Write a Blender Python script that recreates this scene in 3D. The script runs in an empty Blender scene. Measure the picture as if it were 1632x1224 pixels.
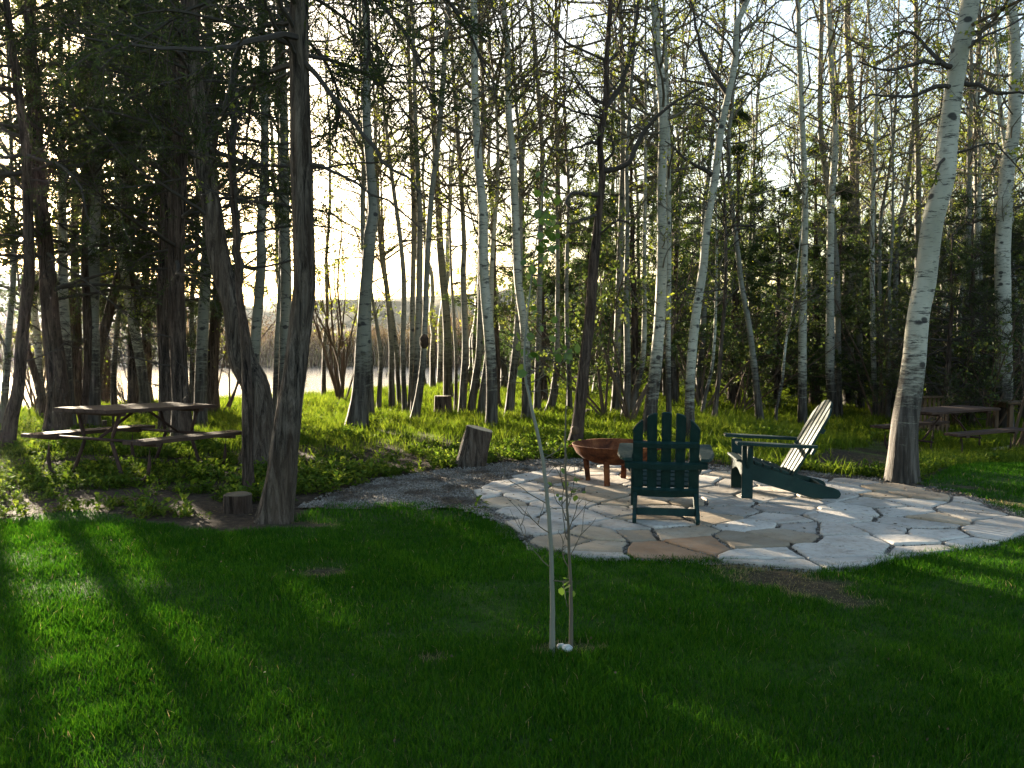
import bpy, math, time
import numpy as np
T0 = time.time()
rng = np.random.default_rng(11)
SC = bpy.context.scene
COL = SC.collection
HAZE = True

# ------------------------------------------------------------------ camera maths
F = 1411.0
CAMZ = 1.6
PITCH = math.atan((612 - 534) / F)
cp, sp = math.cos(PITCH), math.sin(PITCH)

def ray(px, py):
    a, b = (px - 816) / F, -(py - 612) / F
    return np.array([a, cp + b * sp, -sp + b * cp])

def sstep(a, b, x):
    t = np.clip((x - a) / (b - a), 0, 1)
    return t * t * (3 - 2 * t)

SHN = np.array([-0.785, 0.62])
def shore(x, y):
    return (x + 6.3) * SHN[0] + (y - 23.5) * SHN[1] + 0.7 * np.sin(0.22 * x + 0.1 * y)

def farbank(x):
    return 69 + 1.5 * np.sin(x * 0.11) + 0.8 * np.sin(x * 0.37)

def terrain(x, y):
    x = np.asarray(x, float); y = np.asarray(y, float)
    h = 0.035 * np.sin(0.9 * x + 0.4) * np.sin(0.7 * y + 1.0) * sstep(10, 15, y)
    h = h - 0.38 * sstep(3.4, 6.6, x) * sstep(9.8, 14.5, y)
    h = h + 0.25 * sstep(20, 40, y) * sstep(-2, 4, x)
    s = shore(x, y)
    bank = -1.5 * sstep(0.0, 3.0, s)
    fb = farbank(x)
    far = sstep(fb - 1.0, fb + 3.0, y)
    bank = bank * (1 - far) + far * 0.1
    return h * (1 - far) + bank

def at(px, py):
    d = ray(px, py)
    lo, hi = 0.5, 400.0
    t = lo
    while t < hi:
        p = np.array([0, 0, CAMZ]) + d * t
        if p[2] < terrain(p[0], p[1]):
            break
        t *= 1.01
    a, b = t / 1.01, t
    for _ in range(30):
        m = (a + b) / 2
        p = np.array([0, 0, CAMZ]) + d * m
        if p[2] < terrain(p[0], p[1]): b = m
        else: a = m
    p = np.array([0, 0, CAMZ]) + d * b
    p[2] = terrain(p[0], p[1])
    return p

def atY(px, py, Y):
    d = ray(px, py)
    return np.array([0, 0, CAMZ]) + d * (Y / d[1])

def in_poly(x, y, poly):
    inside = np.zeros(x.shape, bool)
    n = len(poly)
    for i in range(n):
        x1, y1 = poly[i]; x2, y2 = poly[(i + 1) % n]
        c = ((y1 > y) != (y2 > y)) & (x < (x2 - x1) * (y - y1) / (y2 - y1 + 1e-12) + x1)
        inside ^= c
    return inside

def ground_poly(pts):
    return [tuple(at(*p)[:2]) for p in pts]

# value noise -----------------------------------------------------
_tab = np.random.default_rng(5).random((256, 256))
def vnoise(x, y, s=1.0, off=0):
    x = np.asarray(x) * s + 37.3 + off; y = np.asarray(y) * s + 11.7 + off * 1.7
    i = np.floor(x).astype(int); j = np.floor(y).astype(int)
    fx = x - i; fy = y - j
    fx = fx * fx * (3 - 2 * fx); fy = fy * fy * (3 - 2 * fy)
    g = lambda a, b: _tab[a & 255, b & 255]
    return (g(i, j) * (1 - fx) + g(i + 1, j) * fx) * (1 - fy) + (g(i, j + 1) * (1 - fx) + g(i + 1, j + 1) * fx) * fy

# ------------------------------------------------------------------ scene helpers
def link(o, parent=None):
    COL.objects.link(o)
    if parent is not None:
        o.parent = parent
    return o

def tag(o, label=None, cat=None, group=None, kind=None):
    if label: o['label'] = label
    if cat: o['category'] = cat
    if group: o['group'] = group
    if kind: o['kind'] = kind
    return o

def empty(name, loc, label, cat, group=None, rz=0.0):
    o = bpy.data.objects.new(name, None)
    o.empty_display_size = 0.2
    o.location = tuple(float(v) for v in loc)
    o.rotation_euler = (0, 0, rz)
    link(o)
    return tag(o, label, cat, group)

def mesh_np(name, V, Q, mats, midx=None, smooth=False, attrs=None, parent=None, tris=None):
    me = bpy.data.meshes.new(name)
    V = np.ascontiguousarray(V, np.float32)
    Q = np.ascontiguousarray(Q, np.int32).reshape(-1, 4)
    nt = 0 if tris is None else len(tris)
    nq = len(Q)
    me.vertices.add(len(V)); me.vertices.foreach_set('co', V.ravel())
    loops = Q.ravel()
    starts = np.arange(nq, dtype=np.int32) * 4
    totals = np.full(nq, 4, np.int32)
    if nt:
        tr = np.ascontiguousarray(tris, np.int32)
        loops = np.concatenate([loops, tr.ravel()])
        starts = np.concatenate([starts, nq * 4 + np.arange(nt, dtype=np.int32) * 3])
        totals = np.concatenate([totals, np.full(nt, 3, np.int32)])
    me.loops.add(len(loops)); me.loops.foreach_set('vertex_index', loops.astype(np.int32))
    me.polygons.add(nq + nt)
    me.polygons.foreach_set('loop_start', starts)
    me.polygons.foreach_set('loop_total', totals)
    if midx is not None:
        me.polygons.foreach_set('material_index', np.ascontiguousarray(midx, np.int32))
    me.polygons.foreach_set('use_smooth', np.full(nq + nt, bool(smooth)))
    for k, a in (attrs or {}).items():
        at_ = me.attributes.new(k, 'FLOAT', 'POINT')
        at_.data.foreach_set('value', np.ascontiguousarray(a, np.float32))
    me.update(calc_edges=True)
    me.validate()
    for m in (mats if isinstance(mats, (list, tuple)) else [mats]):
        me.materials.append(m)
    o = bpy.data.objects.new(name, me)
    return link(o, parent)

class MB:
    """collects shapes for one part"""
    def __init__(s): s.v = []; s.f = []
    def add(s, verts, faces):
        b = len(s.v)
        s.v += [tuple(map(float, p)) for p in verts]
        s.f += [tuple(b + i for i in f) for f in faces]
    def box(s, c, size, rot=None):
        x, y, z = [d / 2 for d in size]
        P = np.array([(-x, -y, -z), (x, -y, -z), (x, y, -z), (-x, y, -z), (-x, -y, z), (x, -y, z), (x, y, z), (-x, y, z)])
        if rot is not None: P = P @ np.array(rot).T
        s.add(P + np.array(c), [(0, 3, 2, 1), (4, 5, 6, 7), (0, 1, 5, 4), (1, 2, 6, 5), (2, 3, 7, 6), (3, 0, 4, 7)])
    def prism(s, poly, axis, a, b):
        """polygon of (u,v) extruded along axis between a and b"""
        n = len(poly)
        def put(u, v, w):
            return {'x': (w, u, v), 'y': (u, w, v), 'z': (u, v, w)}[axis]
        V = [put(u, v, a) for u, v in poly] + [put(u, v, b) for u, v in poly]
        Fc = [tuple(range(n))[::-1], tuple(range(n, 2 * n))]
        Fc += [(i, (i + 1) % n, n + (i + 1) % n, n + i) for i in range(n)]
        s.add(V, Fc)
    def tube(s, pts, r, sides=8, cap=True):
        P = np.array(pts, float)
        R = np.full(len(P), r) if np.isscalar(r) else np.array(r, float)
        V, Q = tubes(P[None], R[None], sides)
        b = len(s.v)
        s.v += [tuple(p) for p in V]
        s.f += [tuple(int(b + i) for i in q) for q in Q]
        if cap:
            s.f.append(tuple(b + i for i in range(sides))[::-1])
            s.f.append(tuple(b + (len(P) - 1) * sides + i for i in range(sides)))
    def lathe(s, prof, n=40):
        V = []; 
        for r, z in prof:
            for k in range(n):
                a = 2 * math.pi * k / n
                V.append((r * math.cos(a), r * math.sin(a), z))
        Fc = []
        for i in range(len(prof) - 1):
            for k in range(n):
                Fc.append((i * n + k, i * n + (k + 1) % n, (i + 1) * n + (k + 1) % n, (i + 1) * n + k))
        s.add(V, Fc)
    def build(s, name, mat, parent=None, bevel=0.0, smooth=False, seg=2):
        me = bpy.data.meshes.new(name)
        me.from_pydata(s.v, [], s.f)
        me.update()
        import bmesh
        bm = bmesh.new(); bm.from_mesh(me)
        bmesh.ops.recalc_face_normals(bm, faces=bm.faces)
        if bevel:
            bmesh.ops.bevel(bm, geom=[e for e in bm.edges if e.is_manifold and e.calc_face_angle(0) > 0.5], offset=bevel, segments=seg, affect='EDGES', clamp_overlap=True)
        bm.to_mesh(me); bm.free()
        if smooth:
            for p in me.polygons: p.use_smooth = True
        me.materials.append(mat)
        o = bpy.data.objects.new(name, me)
        return link(o, parent)

def nrm(v):
    return v / np.maximum(np.linalg.norm(v, axis=-1, keepdims=True), 1e-9)

def tubes(P, R, S):
    """P (M,N,3), R (M,N) -> verts, quads"""
    M, N, _ = P.shape
    T = nrm(np.gradient(P, axis=1))
    mt = nrm(P[:, -1] - P[:, 0])
    ref = np.where(np.abs(mt[:, 2:3]) > 0.75, np.array([[1.0, 0.13, 0]]), np.array([[0, 0, 1.0]]))
    A = nrm(np.cross(T, ref[:, None, :]))
    B = np.cross(T, A)
    th = np.arange(S) * 2 * np.pi / S
    ring = A[:, :, None, :] * np.cos(th)[None, None, :, None] + B[:, :, None, :] * np.sin(th)[None, None, :, None]
    V = P[:, :, None, :] + ring * R[:, :, None, None]
    base = (np.arange(M) * N * S)[:, None, None] + (np.arange(N - 1) * S)[None, :, None]
    k = np.arange(S)[None, None, :]; k2 = (k + 1) % S
    Q = np.stack([base + k, base + k2, base + S + k2, base + S + k], -1)
    return V.reshape(-1, 3), Q.reshape(-1, 4)

def grow(S, D, L, n, wob, up, r):
    M = len(S)
    P = np.empty((M, n, 3)); P[:, 0] = S
    d = nrm(D)
    L = np.broadcast_to(np.asarray(L, float), (M,))
    for i in range(1, n):
        d = nrm(d + wob * r.normal(size=(M, 3)) + up * np.array([0, 0, 1.0]))
        P[:, i] = P[:, i - 1] + d * (L / (n - 1))[:, None]
    return P

def spawn(P, k, t0, t1, ang, r):
    M, n, _ = P.shape
    idx = np.repeat(np.arange(M), k)
    t = r.uniform(t0, t1, M * k) * (n - 1)
    i = np.minimum(t.astype(int), n - 2); f = (t - i)[:, None]
    S = P[idx, i] * (1 - f) + P[idx, i + 1] * f
    T = nrm(P[idx, i + 1] - P[idx, i])
    per = nrm(np.cross(T, r.normal(size=T.shape)))
    a = r.normal(ang, 0.2, M * k)[:, None]
    return S, T * np.cos(a) + per * np.sin(a), idx, t / (n - 1)

def leaf_quads(C, size, r, aspect=0.75, up=0.0):
    """diamond leaves at C"""
    M = len(C)
    A = nrm(r.normal(size=(M, 3)))
    if up: A = nrm(A + np.array([0, 0, up]))
    B = nrm(np.cross(A, r.normal(size=(M, 3))))
    s = np.asarray(size) * r.uniform(0.65, 1.3, M)
    a = A * s[:, None]; b = B * (s * aspect * 0.5)[:, None]
    V = np.stack([C, C + a * 0.45 + b, C + a, C + a * 0.45 - b], 1).reshape(-1, 3)
    Q = np.arange(M * 4).reshape(-1, 4)
    return V, Q

def join(parts):
    Vs, Qs, Ms, b = [], [], [], 0
    for V, Q, m in parts:
        Vs.append(V); Qs.append(Q + b); Ms.append(np.full(len(Q), m)); b += len(V)
    return np.concatenate(Vs), np.concatenate(Qs), np.concatenate(Ms)

def smoothline(P, W, step):
    """Catmull-Rom through P, widths W -> dense"""
    P = np.array(P, float); W = np.array(W, float)
    Q = np.vstack([2 * P[0] - P[1], P, 2 * P[-1] - P[-2]])
    out, ow = [], []
    for i in range(len(P) - 1):
        p0, p1, p2, p3 = Q[i:i + 4]
        n = max(2, int(np.linalg.norm(p2 - p1) / step))
        for k in range(n):
            t = k / n
            out.append(0.5 * ((2 * p1) + (-p0 + p2) * t + (2 * p0 - 5 * p1 + 4 * p2 - p3) * t * t + (-p0 + 3 * p1 - 3 * p2 + p3) * t ** 3))
            ow.append(W[i] * (1 - t) + W[i + 1] * t)
    out.append(P[-1]); ow.append(W[-1])
    return np.array(out), np.array(ow)

# ------------------------------------------------------------------ materials
def newmat(name):
    m = bpy.data.materials.new(name); m.use_nodes = True
    nt = m.node_tree; nt.nodes.clear()
    return m, nt, nt.nodes, nt.links

class NT:
    def __init__(s, name):
        s.m, s.nt, s.n, s.l = newmat(name)
        s.out = s.n.new('ShaderNodeOutputMaterial')
    def add(s, t, **kw):
        x = s.n.new(t)
        for k, v in kw.items():
            if k.startswith('in_'): x.inputs[k[3:].replace('_', ' ')].default_value = v
            else: setattr(x, k, v)
        return x
    def link(s, a, b): s.l.new(a, b)
    def coord(s, scale=(1, 1, 1), kind='Object'):
        tc = s.add('ShaderNodeTexCoord'); mp = s.add('ShaderNodeMapping')
        mp.inputs['Scale'].default_value = scale
        s.link(tc.outputs[kind], mp.inputs['Vector'])
        return mp.outputs['Vector']
    def pos(s, scale=(1, 1, 1)):
        g = s.add('ShaderNodeNewGeometry'); mp = s.add('ShaderNodeMapping')
        mp.inputs['Scale'].default_value = scale
        s.link(g.outputs['Position'], mp.inputs['Vector'])
        return mp.outputs['Vector']
    def noise(s, vec, scale, detail=4, rough=0.55, dist=0.0):
        x = s.add('ShaderNodeTexNoise'); x.inputs['Scale'].default_value = scale
        x.inputs['Detail'].default_value = detail; x.inputs['Roughness'].default_value = rough
        x.inputs['Distortion'].default_value = dist
        s.link(vec, x.inputs['Vector']); return x.outputs['Fac']
    def voro(s, vec, scale, feature='F1', out='Distance', rand=1.0):
        x = s.add('ShaderNodeTexVoronoi', feature=feature); x.inputs['Scale'].default_value = scale
        x.inputs['Randomness'].default_value = rand
        s.link(vec, x.inputs['Vector']); return x.outputs[out]
    def ramp(s, fac, stops, interp='LINEAR'):
        x = s.add('ShaderNodeValToRGB'); cr = x.color_ramp; cr.interpolation = interp
        while len(cr.elements) < len(stops): cr.elements.new(0.5)
        for e, (p, c) in zip(cr.elements, stops):
            e.position = p; e.color = tuple(c) + (1,) if len(c) == 3 else c
        s.link(fac, x.inputs['Fac']); return x.outputs['Color']
    def val(s, fac, a, b, lo=0.0, hi=1.0):
        x = s.add('ShaderNodeMapRange'); x.clamp = True
        x.inputs['From Min'].default_value = a; x.inputs['From Max'].default_value = b
        x.inputs['To Min'].default_value = lo; x.inputs['To Max'].default_value = hi
        s.link(fac, x.inputs['Value']); return x.outputs['Result']
    def mix(s, fac, a, b, mode='MIX'):
        x = s.add('ShaderNodeMix', data_type='RGBA', blend_type=mode)
        def put(sock, v):
            if hasattr(v, 'links') or hasattr(v, 'is_linked'): s.link(v, sock)
            elif isinstance(v, (int, float)): sock.default_value = v
            else: sock.default_value = tuple(v) + (1,) if len(v) == 3 else v
        put(x.inputs[0], fac); put(x.inputs[6], a); put(x.inputs[7], b)
        return x.outputs[2]
    def attr(s, name):
        x = s.add('ShaderNodeAttribute'); x.attribute_name = name; return x.outputs['Fac']
    def math(s, op, a, b=None):
        x = s.add('ShaderNodeMath', operation=op)
        for i, v in enumerate((a, b)):
            if v is None: continue
            if isinstance(v, (int, float)): x.inputs[i].default_value = v
            else: s.link(v, x.inputs[i])
        return x.outputs[0]
    def bump(s, h, strength=0.5, dist=0.02):
        x = s.add('ShaderNodeBump'); x.inputs['Strength'].default_value = strength
        x.inputs['Distance'].default_value = dist
        s.link(h, x.inputs['Height']); return x.outputs['Normal']
    def finish(s, color, rough=0.8, normal=None, spec=0.3, metal=0.0):
        b = s.add('ShaderNodeBsdfPrincipled')
        if isinstance(color, (tuple, list)): b.inputs['Base Color'].default_value = tuple(color) + (1,)
        else: s.link(color, b.inputs['Base Color'])
        if isinstance(rough, (int, float)): b.inputs['Roughness'].default_value = rough
        else: s.link(rough, b.inputs['Roughness'])
        b.inputs['Specular IOR Level'].default_value = spec
        b.inputs['Metallic'].default_value = metal
        if normal is not None: s.link(normal, b.inputs['Normal'])
        s.link(b.outputs[0], s.out.inputs['Surface'])
        return s.m
    def leafy(s, color, trans=0.5, tcol=None, rough=0.5, gloss=0.06):
        d = s.add('ShaderNodeBsdfDiffuse'); t = s.add('ShaderNodeBsdfTranslucent')
        g = s.add('ShaderNodeBsdfGlossy'); g.inputs['Roughness'].default_value = rough
        g.inputs['Color'].default_value = (0.6, 0.65, 0.6, 1)
        s.link(color, d.inputs['Color']); s.link(tcol if tcol is not None else color, t.inputs['Color'])
        m1 = s.add('ShaderNodeMixShader'); m1.inputs[0].default_value = trans
        s.link(d.outputs[0], m1.inputs[1]); s.link(t.outputs[0], m1.inputs[2])
        m2 = s.add('ShaderNodeMixShader'); m2.inputs[0].default_value = gloss
        s.link(m1.outputs[0], m2.inputs[1]); s.link(g.outputs[0], m2.inputs[2])
        s.link(m2.outputs[0], s.out.inputs['Surface'])
        return s.m

def leaf_mat(name, c1, c2, c3, trans=0.5, gloss=0.05, nscale=0.8, dead=None):
    t = NT(name)
    g = t.add('ShaderNodeNewGeometry')
    col = t.ramp(g.outputs['Random Per Island'], [(0.0, c1), (0.55, c2), (1.0, c3)])
    nz = t.noise(t.pos(), nscale, 3)
    col = t.mix(t.val(nz, 0.35, 0.65), col, t.mix(1.0, col, (0.62, 0.7, 0.55), 'MULTIPLY'))
    if dead:
        col = t.mix(t.attr('dead'), col, dead)
    return t.leafy(col, trans, gloss=gloss)

def M_bark_aspen(name='aspen_bark', k=1.0):
    t = NT(name)
    v = t.coord()
    big = t.noise(t.coord((1.5, 1.5, 0.8)), 2.0, 4)
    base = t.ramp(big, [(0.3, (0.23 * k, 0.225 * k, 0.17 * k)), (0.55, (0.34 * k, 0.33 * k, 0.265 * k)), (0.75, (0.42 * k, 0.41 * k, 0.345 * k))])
    fine = t.noise(t.coord((9, 9, 70)), 1.0, 3, 0.6)
    base = t.mix(t.val(fine, 0.57, 0.68, 0, 0.8), base, (0.10, 0.095, 0.08))
    len2 = t.noise(t.coord((5, 5, 26)), 1.0, 4, 0.7)
    base = t.mix(t.val(len2, 0.575, 0.63, 0, 0.92), base, (0.035, 0.033, 0.03))
    sc = t.voro(t.coord((3.8, 3.8, 4.6)), 1.0)
    sc2 = t.math('ADD', sc, t.math('MULTIPLY', t.noise(v, 14, 3), 0.12))
    base = t.mix(t.val(sc2, 0.19, 0.25, 0.92, 0.0), base, (0.02, 0.019, 0.018))
    st = t.noise(t.coord((16, 16, 1.6)), 1.0, 5, 0.65)
    furc = t.ramp(st, [(0.36, (0.010, 0.008, 0.006)), (0.5, (0.040, 0.033, 0.026)), (0.64, (0.10, 0.087, 0.072))])
    ft = t.math('ADD', t.attr('furrow'), t.math('MULTIPLY', t.math('SUBTRACT', t.noise(t.coord((4.5, 4.5, 20)), 1.0, 6, 0.75), 0.5), 2.0))
    ff = t.val(ft, 0.34, 0.70)
    base = t.mix(ff, base, furc)
    h = t.math('ADD', t.math('MULTIPLY', fine, 0.25), t.math('MULTIPLY', st, t.math('ADD', t.math('MULTIPLY', ff, 1.6), 0.08)))
    return t.finish(base, 0.75, t.bump(h, 0.6, 0.02), 0.25)

def M_bark_juniper(name, c, bs=0.9):
    t = NT(name)
    st = t.noise(t.coord((19, 19, 2.2)), 1.0, 8, 0.78, 0.8)
    st2 = t.noise(t.coord((5, 5, 1.1)), 1.0, 4, 0.6)
    col = t.ramp(st, [(0.40, tuple(x * 0.06 for x in c)), (0.47, tuple(x * 0.5 for x in c)), (0.54, tuple(x * 1.1 for x in c)), (0.64, tuple(min(1, x * 2.0) for x in c))])
    col = t.mix(t.val(st2, 0.4, 0.7, 0, 0.6), col, (c[0] * 0.9, c[1] * 0.72, c[2] * 0.62))
    h = t.math('ADD', st, t.math('MULTIPLY', st2, 0.6))
    return t.finish(col, 0.9, t.bump(h, bs, 0.07), 0.15)

MAT = {}
MAT['aspen_bark'] = M_bark_aspen()
MAT['aspen_bark_shaded'] = M_bark_aspen('shaded_aspen_bark', 0.5)  # same bark, darkened in colour to stand in for shade of the dense wood
MAT['juniper_bark'] = M_bark_juniper('juniper_bark', (0.105, 0.085, 0.067))
MAT['dark_bark'] = M_bark_juniper('dark_bark', (0.075, 0.055, 0.043), 0.8)
MAT['twig'] = NT('twig_bark').finish((0.10, 0.085, 0.06), 0.85, None, 0.2)
MAT['twig_dark'] = NT('dark_twig_bark').finish((0.05, 0.042, 0.035), 0.9, None, 0.15)
MAT['twig_brown'] = NT('willow_twig_bark').finish((0.085, 0.058, 0.04), 0.85, None, 0.15)
MAT['aspen_leaf'] = leaf_mat('aspen_leaf', (0.12, 0.155, 0.015), (0.20, 0.23, 0.022), (0.34, 0.33, 0.04), 0.55)
MAT['young_leaf'] = leaf_mat('sapling_leaf', (0.08, 0.15, 0.02), (0.13, 0.22, 0.03), (0.22, 0.28, 0.05), 0.6, 0.04)
MAT['juniper_leaf'] = leaf_mat('juniper_foliage', (0.028, 0.042, 0.014), (0.05, 0.068, 0.02), (0.085, 0.098, 0.032), 0.45, 0.015)
MAT['spruce_leaf'] = leaf_mat('spruce_foliage', (0.025, 0.05, 0.012), (0.05, 0.085, 0.02), (0.10, 0.13, 0.03), 0.42, 0.03)
MAT['bush_leaf'] = leaf_mat('bush_leaf', (0.05, 0.08, 0.015), (0.10, 0.13, 0.022), (0.20, 0.21, 0.035), 0.5, 0.05)
MAT['lawn'] = leaf_mat('lawn_blade', (0.015, 0.068, 0.0025), (0.032, 0.115, 0.004), (0.08, 0.175, 0.008), 0.45, 0.008, 0.9, (0.34, 0.25, 0.12))
MAT['meadow'] = leaf_mat('woodland_grass_blade', (0.07, 0.115, 0.007), (0.125, 0.175, 0.012), (0.20, 0.235, 0.02), 0.55, 0.01, 0.5)
MAT['weed'] = leaf_mat('weed_leaf', (0.05, 0.095, 0.008), (0.10, 0.155, 0.014), (0.18, 0.215, 0.024), 0.52, 0.012, 0.7)
MAT['litter'] = leaf_mat('fallen_leaf', (0.06, 0.04, 0.025), (0.13, 0.085, 0.05), (0.24, 0.17, 0.10), 0.2, 0.03)
MAT['reed'] = leaf_mat('willow_stem', (0.10, 0.065, 0.05), (0.16, 0.11, 0.07), (0.24, 0.19, 0.08), 0.3, 0.0, 0.12)

def M_ground():
    t = NT('soil_and_grass')
    p = t.pos()
    n1 = t.noise(p, 0.9, 6, 0.6); n2 = t.noise(p, 14, 5, 0.7); n3 = t.noise(p, 60, 3, 0.6)
    soil = t.ramp(n2, [(0.3, (0.020, 0.014, 0.009)), (0.55, (0.052, 0.037, 0.025)), (0.75, (0.11, 0.082, 0.056))])
    grass = t.ramp(n2, [(0.3, (0.012, 0.03, 0.006)), (0.7, (0.045, 0.085, 0.015))])
    mead = t.ramp(n1, [(0.3, (0.05, 0.09, 0.015)), (0.7, (0.11, 0.15, 0.03))])
    tan = t.ramp(n1, [(0.3, (0.17, 0.15, 0.06)), (0.7, (0.26, 0.21, 0.10))])
    col = t.mix(t.attr('lawn'), soil, grass)
    col = t.mix(t.attr('wood'), col, t.mix(t.val(n1, 0.4, 0.6), soil, mead))
    col = t.mix(t.attr('far'), col, tan)
    return t.finish(col, 0.95, t.bump(t.math('ADD', n2, n3), 0.7, 0.03), 0.1)

def M_gravel():
    t = NT('grey_gravel')
    p = t.pos()
    cell = t.voro(p, 70, 'F1', 'Color'); d = t.voro(p, 70)
    bw = t.add('ShaderNodeRGBToBW'); t.link(cell, bw.inputs[0])
    col = t.ramp(bw.outputs[0], [(0.1, (0.07, 0.06, 0.048)), (0.5, (0.19, 0.168, 0.14)), (0.9, (0.38, 0.345, 0.30))])
    n = t.noise(p, 2.2, 5, 0.6)
    col = t.mix(t.val(n, 0.44, 0.62, 0, 0.85), col, (0.055, 0.038, 0.025))
    return t.finish(col, 0.9, t.bump(t.val(d, 0.0, 0.7, 1, 0), 0.9, 0.012), 0.2)

def M_stone(name, stops, sp=1.0):
    t = NT(name)
    oi = t.add('ShaderNodeObjectInfo')
    v = t.pos()
    n1 = t.noise(v, 2.6, 6, 0.6, 0.4); n2 = t.noise(v, 22, 5, 0.65); n3 = t.noise(v, 90, 3)
    col = t.ramp(n1, stops)
    rv = t.val(oi.outputs['Random'], 0, 1, 0.56, 0.98)
    comb = t.add('ShaderNodeCombineColor'); 
    for i in range(3): t.link(rv, comb.inputs[i])
    col = t.mix(1.0, col, comb.outputs[0], 'MULTIPLY')
    col = t.mix(t.val(n2, 0.50, 0.72, 0, 0.6), col, (0.19, 0.155, 0.115))
    col = t.mix(t.val(t.noise(v, 9, 5, 0.7), 0.60, 0.68, 0, 0.7), col, (0.13, 0.105, 0.08))
    h = t.math('ADD', t.math('MULTIPLY', n1, 1.2), t.math('ADD', t.math('MULTIPLY', n2, 0.7), t.math('MULTIPLY', n3, 0.3)))
    return t.finish(col, 0.85, t.bump(h, 0.45, 0.02), 0.25)

MAT['ground'] = M_ground()
MAT['gravel'] = M_gravel()
MAT['stone'] = M_stone('pale_flagstone', [(0.28, (0.33, 0.285, 0.235)), (0.45, (0.47, 0.43, 0.375)), (0.6, (0.54, 0.50, 0.44)), (0.72, (0.52, 0.44, 0.35))])
MAT['stone_tan'] = M_stone('tan_flagstone', [(0.28, (0.27, 0.20, 0.13)), (0.5, (0.40, 0.315, 0.22)), (0.72, (0.46, 0.40, 0.31))])
MAT['stone_orange'] = M_stone('rust_flagstone', [(0.25, (0.24, 0.125, 0.065)), (0.5, (0.33, 0.195, 0.11)), (0.75, (0.40, 0.27, 0.17))])

def M_water():
    t = NT('river_water')
    w = t.noise(t.pos((0.16, 1.0, 1)), 1.9, 5, 0.65, 0.4)
    w2 = t.noise(t.pos((0.2, 0.9, 1)), 0.7, 3, 0.6)
    h = t.math('ADD', w, t.math('MULTIPLY', w2, 1.4))
    return t.finish((0.06, 0.065, 0.06), 0.10, t.bump(h, 0.75, 0.16), 0.6)
MAT['water'] = M_water()

def M_hill():
    t = NT('hill_scrub')
    p = t.pos()
    n = t.noise(p, 0.03, 6, 0.65); n2 = t.noise(p, 0.35, 4, 0.7)
    col = t.ramp(n, [(0.35, (0.10, 0.10, 0.06)), (0.65, (0.19, 0.165, 0.10))])
    col = t.mix(t.val(n2, 0.56, 0.64), col, (0.035, 0.045, 0.03))
    return t.finish(col, 0.95, None, 0.05)
MAT['hill'] = M_hill()

def M_paint():
    t = NT('green_recycled_plastic')
    v = t.coord()
    n = t.noise(v, 9, 5, 0.65)
    col = t.ramp(n, [(0.3, (0.004, 0.020, 0.018)), (0.7, (0.007, 0.032, 0.028))])
    col = t.mix(t.val(t.noise(t.coord((30, 5, 5)), 1.2, 6, 0.7), 0.52, 0.72, 0, 0.55), col, (0.022, 0.05, 0.044))
    r = t.val(t.noise(v, 25, 4), 0.3, 0.7, 0.52, 0.70)
    h = t.noise(t.coord((40, 3, 3)), 2.0, 3)
    return t.finish(col, r, t.bump(h, 0.2, 0.004), 0.22)
MAT['green'] = M_paint()

def M_rust():
    t = NT('rusted_steel')
    v = t.coord()
    n = t.noise(v, 7, 7, 0.7, 0.3); n2 = t.noise(t.coord((14, 14, 3)), 2, 5, 0.7)
    col = t.ramp(n, [(0.36, (0.035, 0.012, 0.007)), (0.5, (0.11, 0.034, 0.013)), (0.64, (0.20, 0.075, 0.028))])
    col = t.mix(t.val(n2, 0.5, 0.75, 0, 0.6), col, (0.12, 0.04, 0.02))
    return t.finish(col, 0.92, t.bump(n, 0.5, 0.008), 0.15, 0.0)
MAT['rust'] = M_rust()

def M_wood(name, c, scale=(3, 40, 40), rough=0.8):
    t = NT(name)
    st = t.noise(t.coord(scale), 1.0, 6, 0.65, 0.4); n = t.noise(t.coord(), 3.0, 5, 0.6)
    col = t.ramp(st, [(0.3, tuple(x * 0.45 for x in c)), (0.55, c), (0.75, tuple(min(1, x * 1.5) for x in c))])
    col = t.mix(t.val(n, 0.45, 0.7, 0, 0.5), col, tuple(x * 0.55 for x in c))
    return t.finish(col, rough, t.bump(st, 0.4, 0.006), 0.25)
MAT['table_wood'] = M_wood('weathered_red_brown_timber', (0.06, 0.034, 0.024))
MAT['old_wood'] = M_wood('old_brown_timber', (0.115, 0.07, 0.04), (30, 30, 3))
MAT['pipe'] = M_wood('rusty_painted_pipe', (0.045, 0.022, 0.017), (8, 8, 8), 0.75)

def M_cut(name='sawn_wood_end', k=1.0):
    t = NT(name)
    v = t.coord()
    ln = t.add('ShaderNodeVectorMath', operation='LENGTH'); t.link(t.coord((1, 1, 0.001)), ln.inputs[0])
    ring = t.math('SINE', t.math('MULTIPLY', t.math('ADD', ln.outputs['Value'], t.math('MULTIPLY', t.noise(v, 5, 3), 0.03)), 420.0))
    col = t.mix(t.val(ring, -1, 1), (0.34 * k, 0.25 * k, 0.155 * k), (0.52 * k, 0.41 * k, 0.27 * k))
    col = t.mix(t.val(t.noise(v, 9, 4), 0.45, 0.7), col, (0.22 * k, 0.16 * k, 0.11 * k))
    return t.finish(col, 0.85, None, 0.2)
MAT['cut'] = M_cut()
MAT['cut_old'] = M_cut('old_weathered_wood_end', 0.25)
MAT['pale_bark'] = NT('sapling_bark').finish((0.15, 0.15, 0.12), 0.6, None, 0.3)
MAT['rock'] = M_stone('white_rock', [(0.3, (0.45, 0.44, 0.42)), (0.7, (0.68, 0.67, 0.64))])

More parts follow.
